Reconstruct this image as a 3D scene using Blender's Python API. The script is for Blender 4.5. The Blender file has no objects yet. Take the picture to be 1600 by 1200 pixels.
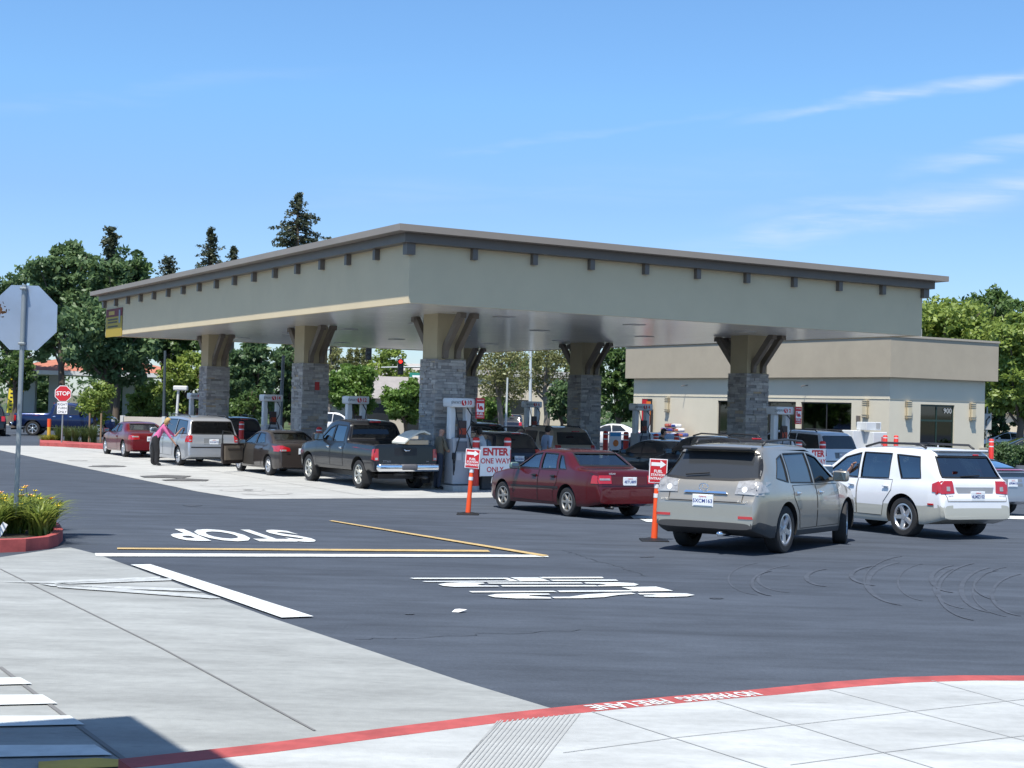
import bpy, bmesh, math, random
import numpy as np
from mathutils import Vector, Matrix
from mathutils.bvhtree import BVHTree
R = math.radians
random.seed(7); rng = np.random.default_rng(7)
scene = bpy.context.scene
COL = scene.collection
# ---------------------------------------------------------------- camera
FPX, PITCH, ROLL, HC = 2189.35, 0.0142, 0.0248, 2.45
cp_, sp_ = math.cos(PITCH), math.sin(PITCH); cr_, sr_ = math.cos(ROLL), math.sin(ROLL)
fw = Vector((0, cp_, sp_)); up0 = Vector((0, -sp_, cp_)); r0 = Vector((1, 0, 0))
rt = cr_*r0 + sr_*up0; up = cr_*up0 - sr_*r0
cam = bpy.data.cameras.new('camera'); camo = bpy.data.objects.new('camera', cam); COL.objects.link(camo)
camo.matrix_world = Matrix(((rt.x, up.x, -fw.x, 0), (rt.y, up.y, -fw.y, 0), (rt.z, up.z, -fw.z, HC), (0, 0, 0, 1)))
cam.sensor_width = 36; cam.lens = 36*FPX/1600; cam.clip_end = 5000; cam.clip_start = .1
scene.camera = camo
# ---------------------------------------------------------------- sun and sky
SUN = Vector((-0.325, -0.945, 2.12)).normalized()
sd = bpy.data.lights.new('sun', 'SUN'); sd.energy = 4.9; sd.angle = R(.55); sd.color = (1, .955, .87)
so = bpy.data.objects.new('sun', sd); COL.objects.link(so); so.rotation_euler = SUN.to_track_quat('Z', 'Y').to_euler()
world = bpy.data.worlds.new('World'); scene.world = world; world.use_nodes = True
wn = world.node_tree; wn.nodes.clear()
def wnode(t, **k):
    n = wn.nodes.new(t)
    for a, v in k.items(): setattr(n, a, v)
    return n
sky = wnode('ShaderNodeTexSky', sky_type='NISHITA', sun_disc=False)
sky.sun_elevation = math.asin(SUN.z); sky.sun_rotation = math.atan2(SUN.x, SUN.y) % (2*math.pi)
sky.air_density = 1.0; sky.dust_density = .2; sky.ozone_density = 1.6; sky.altitude = 0
bg = wnode('ShaderNodeBackground'); bg.inputs[1].default_value = .15
wo = wnode('ShaderNodeOutputWorld')
tc = wnode('ShaderNodeTexCoord')
# cirrus: thin wind-drawn streaks high over the right of the view, placed by sky direction
def wm(op, a, b=0.0):
    n = wnode('ShaderNodeMath', operation=op)
    for i, v in enumerate((a, b)):
        if isinstance(v, (int, float)): n.inputs[i].default_value = v
        else: wn.links.new(v, n.inputs[i])
    return n.outputs[0]
sx = wnode('ShaderNodeSeparateXYZ'); wn.links.new(tc.outputs['Generated'], sx.inputs[0])
yy_ = wm('MAXIMUM', sx.outputs[1], .05); U_ = wm('DIVIDE', sx.outputs[0], yy_); V_ = wm('DIVIDE', sx.outputs[2], yy_)
cv = wnode('ShaderNodeCombineXYZ'); wn.links.new(U_, cv.inputs[0]); wn.links.new(V_, cv.inputs[1])
def cnoise(sc, st, seed, rot=-.2, det=8):
    m = wnode('ShaderNodeMapping'); m.inputs['Rotation'].default_value = (0, 0, rot); m.inputs['Scale'].default_value = st; m.inputs['Location'].default_value = (seed, seed, 0)
    n = wnode('ShaderNodeTexNoise'); n.inputs['Scale'].default_value = sc; n.inputs['Detail'].default_value = det; n.inputs['Roughness'].default_value = .6; n.inputs['Distortion'].default_value = .4
    wn.links.new(cv.outputs[0], m.inputs[0]); wn.links.new(m.outputs[0], n.inputs[0]); return n.outputs[0]
def sstep(v, a, b_):
    n = wnode('ShaderNodeMapRange', interpolation_type='SMOOTHSTEP'); n.inputs[1].default_value = a; n.inputs[2].default_value = b_; wn.links.new(v, n.inputs[0]); return n.outputs[0]
fine_ = cnoise(9, (1, 9, 1), 2.0); soft_ = cnoise(5, (1, 3.2, 1), 5.0, det=4)
wig = wm('MULTIPLY', wm('SUBTRACT', soft_, .5), .05)
tot = None
for (u0, v0, u1, v1, wd, amp) in ((.13, .199, .40, .257, .008, .50), (.07, .098, .42, .176, .018, .52), (.25, .166, .42, .209, .011, .45), (.12, .132, .36, .168, .010, .22), (-.08, .178, .0, .190, .006, .15), (-.42, .195, -.28, .215, .010, .10), (-.22, .135, .1, .160, .02, .08)):
    sl = (v1-v0)/(u1-u0); lin = wm('ADD', wm('MULTIPLY', wm('SUBTRACT', U_, u0), sl), v0)
    d_ = wm('ABSOLUTE', wm('SUBTRACT', wm('ADD', V_, wig), lin), 0)
    band = sstep(d_, wd, 0); a_ = wm('MULTIPLY', sstep(U_, u0, u0+(u1-u0)*.45), sstep(U_, u1+.25, u1))
    q_ = wm('MULTIPLY', wm('MULTIPLY', band, a_), wm('MULTIPLY', sstep(fine_, .25, .80), amp*1.15)); tot = q_ if tot is None else wm('MAXIMUM', tot, q_)
cm = wm('MINIMUM', tot, .6)
mixc = wnode('ShaderNodeMix', data_type='RGBA'); mixc.inputs['B'].default_value = (4.0, 4.5, 5.0, 1)
hs = wnode('ShaderNodeHueSaturation'); hs.inputs['Saturation'].default_value = 1.0
ramp = wnode('ShaderNodeValToRGB'); rr_ = ramp.color_ramp.elements; rr_[0].position = .0; rr_[0].color = (.45, .54, .72, 1); rr_[1].position = 1; rr_[1].color = (.76, .75, .72, 1)
for ps_, c_ in ((.14, (.49, .62, .80)), (.21, (.55, .76, .93)), (.30, (.58, .79, .96))): x_ = rr_.new(ps_); x_.color = (*c_, 1)
wn.links.new(sx.outputs[2], ramp.inputs[0])
tint = wnode('ShaderNodeMix', data_type='RGBA', blend_type='MULTIPLY'); tint.inputs[0].default_value = 1
wn.links.new(sky.outputs[0], hs.inputs['Color']); wn.links.new(hs.outputs[0], tint.inputs['A']); wn.links.new(ramp.outputs[0], tint.inputs['B']); wn.links.new(tint.outputs['Result'], mixc.inputs['A']); wn.links.new(cm, mixc.inputs[0])
wn.links.new(mixc.outputs['Result'], bg.inputs[0]); wn.links.new(bg.outputs[0], wo.inputs[0])
scene.view_settings.view_transform = 'Standard'; scene.view_settings.look = 'None'
scene.view_settings.exposure = 0.42; scene.view_settings.gamma = 1
scene.render.engine = 'CYCLES'
scene.cycles.max_bounces = 8; scene.cycles.transparent_max_bounces = 16
# ---------------------------------------------------------------- site geometry
SLOPE, YB = .018, 36.0
def zg(Y): return max(0.0, SLOPE*(YB-Y))
def ray(px, py):
    u, v = px-800, py-600
    u, v = cr_*u+sr_*v, -sr_*u+cr_*v
    return Vector((u, FPX*cp_+v*sp_, FPX*sp_-v*cp_))/FPX
def G(px, py, h=0.0):                       # ground point seen at a place in the photograph (world metres)
    d = ray(px, py); z = h
    for _ in range(30):
        t = (z-HC)/d.z; z = zg(d.y*t)+h
    return Vector((d.x*t, d.y*t, z))
def AT(px, py, Y):
    d = ray(px, py); t = Y/d.y
    return Vector((d.x*t, Y, HC+d.z*t))
TH = 1.0343
dL = Vector((-math.cos(TH), math.sin(TH), 0)); dR = Vector((math.sin(TH), math.cos(TH), 0))
O = Vector((-2.682, 35.54, 0)); ROTC = math.pi/2-TH
def AB(a, b, z=0): 
    p = O+dR*a+dL*b; return Vector((p.x, p.y, z+zg(p.y)))
# ---------------------------------------------------------------- materials
MT = {}
def mat(name, col, rough=.6, metal=0, noise=0, nscale=4, bump=0, coat=0, spec=.5, emis=0, stretch=None, bscale=None):
    if name in MT: return MT[name]
    m = bpy.data.materials.new(name); m.use_nodes = True; nt = m.node_tree; p = nt.nodes['Principled BSDF']
    p.inputs['Base Color'].default_value = (*col, 1); p.inputs['Roughness'].default_value = rough; p.inputs['Metallic'].default_value = metal
    p.inputs['Specular IOR Level'].default_value = spec
    if coat: p.inputs['Coat Weight'].default_value = coat; p.inputs['Coat Roughness'].default_value = .04
    if emis: p.inputs['Emission Color'].default_value = (*col, 1); p.inputs['Emission Strength'].default_value = emis
    if noise or bump:
        t = nt.nodes.new('ShaderNodeTexCoord'); mp = nt.nodes.new('ShaderNodeMapping'); nt.links.new(t.outputs['Object'], mp.inputs[0])
        if stretch: mp.inputs['Scale'].default_value = stretch
        n = nt.nodes.new('ShaderNodeTexNoise'); n.inputs['Scale'].default_value = nscale; n.inputs['Detail'].default_value = 8; n.inputs['Roughness'].default_value = .62
        nt.links.new(mp.outputs[0], n.inputs[0])
        if noise:
            r = nt.nodes.new('ShaderNodeMapRange'); r.inputs[1].default_value = .25; r.inputs[2].default_value = .75
            r.inputs[3].default_value = 1-noise; r.inputs[4].default_value = 1+noise; nt.links.new(n.outputs[0], r.inputs[0])
            h = nt.nodes.new('ShaderNodeHueSaturation'); h.inputs['Color'].default_value = (*col, 1); nt.links.new(r.outputs[0], h.inputs['Value']); nt.links.new(h.outputs[0], p.inputs['Base Color'])
        if bump:
            n2 = nt.nodes.new('ShaderNodeTexNoise'); n2.inputs['Scale'].default_value = bscale or nscale*6; n2.inputs['Detail'].default_value = 5
            nt.links.new(mp.outputs[0], n2.inputs[0])
            b = nt.nodes.new('ShaderNodeBump'); b.inputs['Strength'].default_value = bump; b.inputs['Distance'].default_value = .02
            nt.links.new(n2.outputs[0], b.inputs['Height']); nt.links.new(b.outputs[0], p.inputs['Normal'])
    MT[name] = m; return m
def paint(name, col, metal=.0, rough=.35): return mat('paint_'+name, col, rough, metal, coat=.85, spec=.15, noise=.04, nscale=1.5)
def glass(name, tint, refl=.14):
    if name in MT: return MT[name]
    m = bpy.data.materials.new(name); m.use_nodes = True; nt = m.node_tree; nt.nodes.clear()
    o = nt.nodes.new('ShaderNodeOutputMaterial'); tr = nt.nodes.new('ShaderNodeBsdfTransparent'); tr.inputs[0].default_value = (*tint, 1)
    g = nt.nodes.new('ShaderNodeBsdfGlossy'); g.inputs['Roughness'].default_value = .03; g.inputs[0].default_value = (.9, .95, 1, 1)
    f = nt.nodes.new('ShaderNodeLayerWeight'); f.inputs[0].default_value = .35
    r = nt.nodes.new('ShaderNodeMapRange'); r.inputs[3].default_value = refl*.6; r.inputs[4].default_value = min(1, refl*4.5); nt.links.new(f.outputs['Fresnel'], r.inputs[0])
    x = nt.nodes.new('ShaderNodeMixShader'); nt.links.new(r.outputs[0], x.inputs[0]); nt.links.new(tr.outputs[0], x.inputs[1]); nt.links.new(g.outputs[0], x.inputs[2])
    nt.links.new(x.outputs[0], o.inputs[0]); MT[name] = m; return m
M_conc = None
def ground_mat(name, base, dark, kind):
    m = bpy.data.materials.new(name); m.use_nodes = True; nt = m.node_tree; p = nt.nodes['Principled BSDF']; L = nt.links.new
    p.inputs['Roughness'].default_value = .93 if kind != 'asphalt' else .88; p.inputs['Specular IOR Level'].default_value = .3
    t = nt.nodes.new('ShaderNodeTexCoord')
    def nz(sc, stretch=(1, 1, 1), det=8, rot=0, ro=.6, dist=0):
        mp = nt.nodes.new('ShaderNodeMapping'); mp.inputs['Scale'].default_value = stretch; mp.inputs['Rotation'].default_value = (0, 0, rot)
        n = nt.nodes.new('ShaderNodeTexNoise'); n.inputs['Scale'].default_value = sc; n.inputs['Detail'].default_value = det; n.inputs['Roughness'].default_value = ro; n.inputs['Distortion'].default_value = dist
        L(t.outputs['Object'], mp.inputs[0]); L(mp.outputs[0], n.inputs[0]); return n.outputs[0]
    def rng_(s, a, b, c, d):
        r = nt.nodes.new('ShaderNodeMapRange'); r.inputs[1].default_value = a; r.inputs[2].default_value = b; r.inputs[3].default_value = c; r.inputs[4].default_value = d; L(s, r.inputs[0]); return r.outputs[0]
    def mul(a, b):
        n = nt.nodes.new('ShaderNodeMath'); n.operation = 'MULTIPLY'; L(a, n.inputs[0]); L(b, n.inputs[1]); return n.outputs[0]
    big = rng_(nz(.12, det=4), .3, .7, 0, 1)
    mixn = nt.nodes.new('ShaderNodeMix'); mixn.data_type = 'RGBA'; mixn.inputs['A'].default_value = (*dark, 1); mixn.inputs['B'].default_value = (*base, 1); L(big, mixn.inputs[0])
    fine = rng_(nz(38 if kind == 'asphalt' else 14, det=6), .25, .75, .84 if kind == 'asphalt' else .93, 1.16 if kind == 'asphalt' else 1.06)
    mid = rng_(nz(1.1, (1, 2.6, 1), 7, .55, .65), .3, .72, .80, 1.16)
    streak = rng_(nz(.5, (.35, 3.2, 1), 8, .12 if kind == 'asphalt' else .05, .7, .4), .35, .72, .82 if kind == 'asphalt' else .9, 1.24 if kind == 'asphalt' else 1.1)
    v = mul(mul(fine, mid), streak)
    if kind == 'concrete':      # tyre dirt and small spots
        sp = rng_(nz(3.2, (.5, 2.4, 1), 9, .2, .75), .60, .74, 1, .72); v = mul(v, sp)
    else:
        sp = rng_(nz(2.1, (.25, 1.8, 1), 9, .1, .75), .66, .78, 1, 1.35); v = mul(v, sp)
    h = nt.nodes.new('ShaderNodeHueSaturation'); L(mixn.outputs['Result'], h.inputs['Color']); L(v, h.inputs['Value']); L(h.outputs[0], p.inputs['Base Color'])
    b = nt.nodes.new('ShaderNodeBump'); b.inputs['Strength'].default_value = .35; b.inputs['Distance'].default_value = .01
    L(nz(90 if kind == 'asphalt' else 60, det=3), b.inputs['Height']); L(b.outputs[0], p.inputs['Normal'])
    return m
def stone_mat():
    m = bpy.data.materials.new('ledgestone'); m.use_nodes = True; nt = m.node_tree; p = nt.nodes['Principled BSDF']; L = nt.links.new
    p.inputs['Roughness'].default_value = .9; p.inputs['Specular IOR Level'].default_value = .25
    a = nt.nodes.new('ShaderNodeAttribute'); a.attribute_name = 'tone'
    r = nt.nodes.new('ShaderNodeValToRGB'); e = r.color_ramp.elements
    e[0].position = 0; e[0].color = (.19, .18, .17, 1); e[1].position = 1; e[1].color = (.42, .33, .22, 1)
    for ps, c in ((.3, (.30, .29, .28)), (.55, (.37, .355, .335)), (.75, (.47, .455, .43)), (.9, (.38, .33, .27))):
        x = r.color_ramp.elements.new(ps); x.color = (*c, 1)
    t = nt.nodes.new('ShaderNodeTexCoord'); n = nt.nodes.new('ShaderNodeTexNoise'); n.inputs['Scale'].default_value = 9; n.inputs['Detail'].default_value = 8; L(t.outputs['Object'], n.inputs[0])
    mr_ = nt.nodes.new('ShaderNodeMapRange'); mr_.inputs[3].default_value = .72; mr_.inputs[4].default_value = 1.28; L(n.outputs[0], mr_.inputs[0])
    h = nt.nodes.new('ShaderNodeHueSaturation'); L(a.outputs['Fac'], r.inputs[0]); L(r.outputs[0], h.inputs['Color']); L(mr_.outputs[0], h.inputs['Value']); L(h.outputs[0], p.inputs['Base Color'])
    b = nt.nodes.new('ShaderNodeBump'); b.inputs['Strength'].default_value = .7; b.inputs['Distance'].default_value = .02; L(n.outputs[0], b.inputs['Height']); L(b.outputs[0], p.inputs['Normal'])
    return m
def leaf_mat(name, c1, c2):
    if name in MT: return MT[name]
    m = bpy.data.materials.new(name); m.use_nodes = True; nt = m.node_tree; nt.nodes.clear(); L = nt.links.new
    o = nt.nodes.new('ShaderNodeOutputMaterial'); a = nt.nodes.new('ShaderNodeAttribute'); a.attribute_name = 'tone'
    x = nt.nodes.new('ShaderNodeMix'); x.data_type = 'RGBA'; x.inputs['A'].default_value = (*c1, 1); x.inputs['B'].default_value = (*c2, 1); L(a.outputs['Fac'], x.inputs[0])
    d = nt.nodes.new('ShaderNodeBsdfDiffuse'); t = nt.nodes.new('ShaderNodeBsdfTranslucent'); g = nt.nodes.new('ShaderNodeBsdfGlossy'); g.inputs['Roughness'].default_value = .45
    L(x.outputs['Result'], d.inputs[0]); L(x.outputs['Result'], t.inputs[0]); g.inputs[0].default_value = (.6, .65, .6, 1)
    m1 = nt.nodes.new('ShaderNodeMixShader'); m1.inputs[0].default_value = .42; L(d.outputs[0], m1.inputs[1]); L(t.outputs[0], m1.inputs[2])
    m2 = nt.nodes.new('ShaderNodeMixShader'); m2.inputs[0].default_value = .04; L(m1.outputs[0], m2.inputs[1]); L(g.outputs[0], m2.inputs[2]); L(m2.outputs[0], o.inputs[0])
    MT[name] = m; return m
ASPH = ground_mat('asphalt', (.070, .084, .108), (.053, .064, .084), 'asphalt')
CONC = ground_mat('concrete_pad', (.44, .445, .435), (.375, .38, .37), 'concrete')
CONCD = ground_mat('concrete_drive', (.33, .345, .34), (.29, .303, .30), 'concrete')
CONCW = ground_mat('concrete_walk', (.445, .465, .47), (.42, .44, .445), 'concrete')
EARTH = ground_mat('earth', (.16, .14, .10), (.10, .12, .06), 'concrete')
STONE = stone_mat()
WHITEP = mat('road_white', (.60, .63, .63), .8, noise=.22, nscale=3.5)
FADEP = mat('road_white_worn', (.42, .44, .44), .8, noise=.3, nscale=9)
YELP = mat('road_yellow', (.50, .36, .16), .7, noise=.25, nscale=6)
REDK = mat('kerb_red', (.38, .075, .07), .75, noise=.3, nscale=5)
JOINT = mat('joint', (.17, .17, .17), .9)
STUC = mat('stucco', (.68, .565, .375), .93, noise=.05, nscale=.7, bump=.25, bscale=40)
STUCB = mat('stucco_tan', (.41, .355, .27), .93, noise=.08, nscale=.8, bump=.25, bscale=40)
STUCW = mat('stucco_cream', (.66, .605, .48), .93, noise=.04, nscale=.8, bump=.2, bscale=40)
ROOFT = mat('roof_edge', (.27, .235, .20), .5, noise=.08, nscale=.6)
BRON = mat('bronze_trim', (.15, .128, .11), .45, noise=.06, nscale=2)
SOFF = mat('soffit_panel', (.92, .91, .89), .2, metal=.25, noise=.05, nscale=.5, stretch=(1, .05, 1))
BLK = mat('black_plastic', (.012, .012, .013), .5)
RUB = mat('tyre_rubber', (.022, .022, .023), .8, noise=.15, nscale=10)
DARK = mat('dark_metal', (.03, .03, .032), .45)
WHT = mat('white_metal', (.66, .68, .69), .35, noise=.03)
GRYM = mat('grey_metal', (.38, .39, .40), .4, metal=.2)
ALUM = mat('aluminium', (.48, .52, .58), .42, metal=.55, noise=.05)
GALV = mat('galvanised', (.30, .33, .34), .5, metal=.5, noise=.1)
RIM = mat('alloy_rim', (.62, .63, .65), .28, metal=.85)
CHR = mat('chrome', (.85, .86, .88), .08, metal=1)
BOLR = mat('bollard_red', (.62, .035, .025), .45, noise=.06)
ORNG = mat('delineator_orange', (.86, .095, .02), .5, noise=.05)
SREF = mat('reflective_white', (.75, .76, .78), .4)
SGRED = mat('sign_red', (.55, .02, .03), .4)
SGWH = mat('sign_white', (.82, .83, .84), .4)
INK = mat('ink_black', (.02, .02, .02), .5)
LRED = mat('lamp_red', (.42, .012, .015), .12, coat=1)
LCLR = mat('lamp_clear', (.38, .37, .36), .18, metal=.25, coat=.6, noise=.35, nscale=14)
LAMB = mat('lamp_amber', (.7, .25, .03), .2, coat=1)
PLATE = mat('plate_white', (.75, .78, .80), .4)
PLINK = mat('plate_blue', (.03, .06, .25), .5)
G_DARK = glass('glass_tinted', (.05, .055, .06), .075)
G_MID = glass('glass_green', (.40, .45, .44), .065)
G_BLDG = glass('glass_store', (.09, .09, .09), .025)
SEATG = mat('seat_grey', (.22, .20, .18), .9); SEATD = mat('seat_dark', (.05, .05, .05), .9)
SKIN = mat('skin', (.48, .26, .18), .55)
BARK = mat('bark', (.13, .10, .075), .95, noise=.3, nscale=6, stretch=(1, 1, .2), bump=.6)
BARKG = mat('bark_grey', (.22, .19, .16), .95, noise=.3, nscale=6, stretch=(1, 1, .2), bump=.6)
# ---------------------------------------------------------------- mesh helpers
def link(name, me, mats, parent=None, smooth=None):
    o = bpy.data.objects.new(name, me); COL.objects.link(o)
    for m in (mats if isinstance(mats, (list, tuple)) else [mats]): me.materials.append(m)
    if parent: o.parent = parent
    if smooth is not None:
        me.polygons.foreach_set('use_smooth', [True]*len(me.polygons))
        if smooth < 180: me.set_sharp_from_angle(angle=R(smooth))
    return o
def empty(name, loc=(0, 0, 0), rz=0):
    o = bpy.data.objects.new(name, None); COL.objects.link(o); o.location = loc; o.rotation_euler = (0, 0, rz); o.empty_display_size = .3; return o
def tag(o, label, cat, group=None):
    o['label'] = label; o['category'] = cat
    if group: o['group'] = group
    return o
def thing(name, label, cat, loc=(0, 0, 0), rz=0, group=None): return tag(empty(name, loc, rz), label, cat, group)
def copy_tree(o, parent=None):
    c = o.copy(); COL.objects.link(c); c.parent = parent
    for ch in list(o.children): copy_tree(ch, c)
    return c
class MB:
    def __init__(s): s.v = []; s.f = []; s.m = []
    def add(s, vs, fs, mi=0):
        b = len(s.v); s.v += [tuple(v) for v in vs]; s.f += [tuple(i+b for i in f) for f in fs]; s.m += [mi]*len(fs); return s
    def box(s, c, d, rot=None, mi=0, bev=0):
        x, y, z = (q/2 for q in d)
        if bev and min(x, y, z) > bev*1.05:
            bm = bmesh.new(); bmesh.ops.create_cube(bm, size=1); bmesh.ops.scale(bm, vec=d, verts=bm.verts)
            bmesh.ops.bevel(bm, geom=list(bm.edges), offset=bev, segments=2, affect='EDGES', profile=.5)
            bm.verts.index_update(); vs = [v.co.copy() for v in bm.verts]; fs = [[v.index for v in f.verts] for f in bm.faces]; bm.free()
        else:
            vs = [Vector((i, j, k)) for i in (-x, x) for j in (-y, y) for k in (-z, z)]
            fs = [(0, 1, 3, 2), (4, 6, 7, 5), (0, 4, 5, 1), (2, 3, 7, 6), (0, 2, 6, 4), (1, 5, 7, 3)]
        if rot is not None: vs = [rot @ v for v in vs]
        c = Vector(c); return s.add([v+c for v in vs], fs, mi)
    def tube(s, pts, r, n=10, cap=True, mi=0):
        pts = [Vector(p) for p in pts]; rs = r if isinstance(r, (list, tuple)) else [r]*len(pts); vs = []; fs = []
        pn = None
        for i, p in enumerate(pts):
            t = (pts[min(i+1, len(pts)-1)]-pts[max(i-1, 0)]).normalized()
            if pn is None: pn = t.orthogonal().normalized()
            pn = (pn-t*pn.dot(t)).normalized(); q = t.cross(pn)
            vs += [p+(pn*math.cos(2*math.pi*k/n)+q*math.sin(2*math.pi*k/n))*rs[i] for k in range(n)]
        for i in range(len(pts)-1):
            for k in range(n): a = i*n+k; b = i*n+(k+1) % n; fs.append((a, b, b+n, a+n))
        if cap: fs.append(tuple(range(n))[::-1]); fs.append(tuple(range((len(pts)-1)*n, len(pts)*n)))
        return s.add(vs, fs, mi)
    def lathe(s, prof, n=24, c=(0, 0, 0), axis='z', mi=0, close=False):
        vs = []; fs = []; c = Vector(c)
        for r, h in prof:
            for k in range(n):
                a = 2*math.pi*k/n; x, y = r*math.cos(a), r*math.sin(a)
                vs.append(c+(Vector((x, y, h)) if axis == 'z' else Vector((x, h, y)) if axis == 'y' else Vector((h, x, y))))
        m = len(prof)
        for i in range(m-(0 if close else 1)):
            for k in range(n):
                a = i*n+k; b = i*n+(k+1) % n; c2 = ((i+1) % m)*n+(k+1) % n; d = ((i+1) % m)*n+k; fs.append((a, b, c2, d))
        return s.add(vs, fs, mi)
    def prism(s, poly, axis, lo, hi, mi=0):       # poly in the plane of the two other axes
        def P(p, h): return Vector((h, p[0], p[1])) if axis == 'x' else Vector((p[0], h, p[1])) if axis == 'y' else Vector((p[0], p[1], h))
        n = len(poly); vs = [P(p, lo) for p in poly]+[P(p, hi) for p in poly]
        return s.add(vs, [tuple(range(n))[::-1], tuple(range(n, 2*n))]+[(i, (i+1) % n, (i+1) % n+n, i+n) for i in range(n)], mi)
    def mesh(s, name='m'):
        me = bpy.data.meshes.new(name); me.from_pydata(s.v, [], s.f)
        if any(s.m): me.polygons.foreach_set('material_index', s.m)
        bm = bmesh.new(); bm.from_mesh(me); bmesh.ops.recalc_face_normals(bm, faces=bm.faces); bm.to_mesh(me); bm.free(); me.update(); return me
    def build(s, name, mats, parent=None, smooth=None): return link(name, s.mesh(name), mats, parent, smooth)
def struct(o): o['kind'] = 'structure'; return o
TXT = {}
def text_mesh(body, size=1, bold=0.0, ext=.002, spacing=1.0, align='CENTER'):
    k = (body, size, bold, ext, spacing, align)
    if k in TXT: return TXT[k]
    c = bpy.data.curves.new('t', 'FONT'); c.body = body; c.size = size; c.offset = bold*size; c.extrude = ext; c.space_character = spacing
    c.align_x = align; c.align_y = 'CENTER'; c.resolution_u = 3
    o = bpy.data.objects.new('t', c); COL.objects.link(o); dg = bpy.context.evaluated_depsgraph_get()
    me = bpy.data.meshes.new_from_object(o.evaluated_get(dg)); bpy.data.objects.remove(o); TXT[k] = me; return me
def text(name, body, size, m, parent, loc, rx=90, rz=0, bold=.0, spacing=1.0, ext=.002):
    me = text_mesh(body, size, bold, ext, spacing).copy(); me.materials.clear()
    o = link(name, me, m, parent); o.location = loc; o.rotation_euler = (R(rx), 0, R(rz)); return o
def sheet(name, polys, m, lift, label=None, thick=0, kind='structure'):
    """polygons given as world xy, laid on the sloping ground"""
    bm = bmesh.new()
    for poly in polys:
        vs = [bm.verts.new((p[0], p[1], 0)) for p in poly]; bm.faces.new(vs)
    for yy in (YB,): bmesh.ops.bisect_plane(bm, geom=list(bm.verts)+list(bm.edges)+list(bm.faces), plane_co=(0, yy, 0), plane_no=(0, 1, 0))
    for v in bm.verts: v.co.z = zg(v.co.y)+lift
    bmesh.ops.recalc_face_normals(bm, faces=bm.faces)
    for f in bm.faces:
        if f.normal.z < 0: f.normal_flip()
    if thick:
        r = bmesh.ops.extrude_face_region(bm, geom=list(bm.faces)); vs = [g for g in r['geom'] if isinstance(g, bmesh.types.BMVert)]
        for v in vs: v.co.z += thick
        bmesh.ops.recalc_face_normals(bm, faces=bm.faces)
    me = bpy.data.meshes.new(name); bm.to_mesh(me); bm.free()
    o = link(name, me, m)
    if kind: o['kind'] = kind
    return o
def stripG(name, pts, w, m, lift):       # a strip of width w along world points
    P = [Vector((p[0], p[1], 0)) for p in pts]; q = []
    for i in range(len(P)-1):
        d = (P[i+1]-P[i]).normalized(); n = Vector((-d.y, d.x, 0))*w/2
        q.append([P[i]-n, P[i+1]-n, P[i+1]+n, P[i]+n])
    return sheet(name, q, m, lift)
# ================================================================ GROUND
sheet('ground', [[(-900, -60), (900, -60), (900, 1500), (-900, 1500)]], EARTH, -.03)
sheet('parking_lot', [[(-90, -20), (120, -20), (120, 100), (-90, 100)]], ASPH, 0)
def ab2(a, b): p = O+dR*a+dL*b; return (p.x, p.y)
sheet('concrete_pad', [[ab2(-4.35, -.35), ab2(24, -.35), ab2(24, 34), ab2(-4.35, 34)]], CONC, .006)
for k in range(1, 6): stripG('pad_joint', [ab2(-4.35, -.35+k*5.7), ab2(24, -.35+k*5.7)], .02, JOINT, .010)
for k in range(0, 5): stripG('pad_joint', [ab2(-.7+k*5.2, -.35), ab2(-.7+k*5.2, 34)], .02, JOINT, .010)
# driveway apron concrete (left foreground)
e = [G(95, 857), G(110, 856), G(150, 866), G(205, 886), G(420, 965), G(600, 1025), G(720, 1065), G(858, 1107)]
apron = [(p.x, p.y) for p in e]+[(2.5, 7.5), (-1.0, 3), (-30, 3), (-30, 17.2), (G(0, 870).x, G(0, 870).y-.3)]
sheet('driveway_apron', [apron], CONCD, .006)
def gl(*p): return [G(*q) for q in p]
stripG('apron_joint', gl((0, 890), (250, 1013), (492, 1144)), .018, JOINT, .011)
stripG('apron_joint', gl((0, 1044), (100, 1120), (195, 1190)), .03, JOINT, .011)
# far street and lawn strips
sheet('street', [[(-300, 84), (300, 84), (300, 100.5), (-300, 100.5)]], ASPH, .008)
sheet('street_pavement', [[(-300, 101), (300, 101), (300, 104), (-300, 104)]], CONC, .012)
sheet('lawn', [[(-300, 104.2), (300, 104.2), (300, 260), (-300, 260)]], mat('lawn_green', (.06, .09, .03), .95, noise=.4, nscale=1), .012)
# painted markings
def xy(p): return (p.x, p.y)
def mark(name, pxs, m=WHITEP, lift=.012): return sheet(name, [[xy(G(*q)) for q in pxs]], m, lift)
mark('stop_line', [(148, 865.5), (853, 868), (858, 871.5), (150, 870.5)])
mark('yellow_line', [(183, 857), (762, 860.5), (766, 863.5), (183, 859.2)], YELP, .013)
mark('yellow_line', [(514, 815), (519, 814.4), (858, 869.5), (848, 871)], YELP, .018)
mark('limit_bar', [(204, 884), (235, 883.5), (490, 965.5), (440, 967.5)], WHITEP, .0165)
for q in ([(0, 911), (60, 911), (250, 903), (250, 906), (90, 914)], [(85, 913), (268, 905.5), (268, 909), (110, 914.5)], [(60, 914), (300, 922), (316, 927), (80, 918)], [(85, 914), (330, 933), (345, 937), (330, 937.5), (90, 920)]):
    mark('arrow_marking', q, FADEP, .017)
for y0, y1 in ((1062, 1076), (1089, 1107), (1122, 1140), (1168, 1188)):
    a = G(-250, y0+2); b = G(32+(y0-1062)*1.28 if y0 < 1150 else 148, y0); c = G(50+(y1-1076)*1.28 if y0 < 1150 else 175, y1-4); d = G(-250, y1+4)
    sheet('crosswalk_stripe', [[xy(a), xy(b), xy(c), xy(d)]], WHITEP, .0165)
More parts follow.
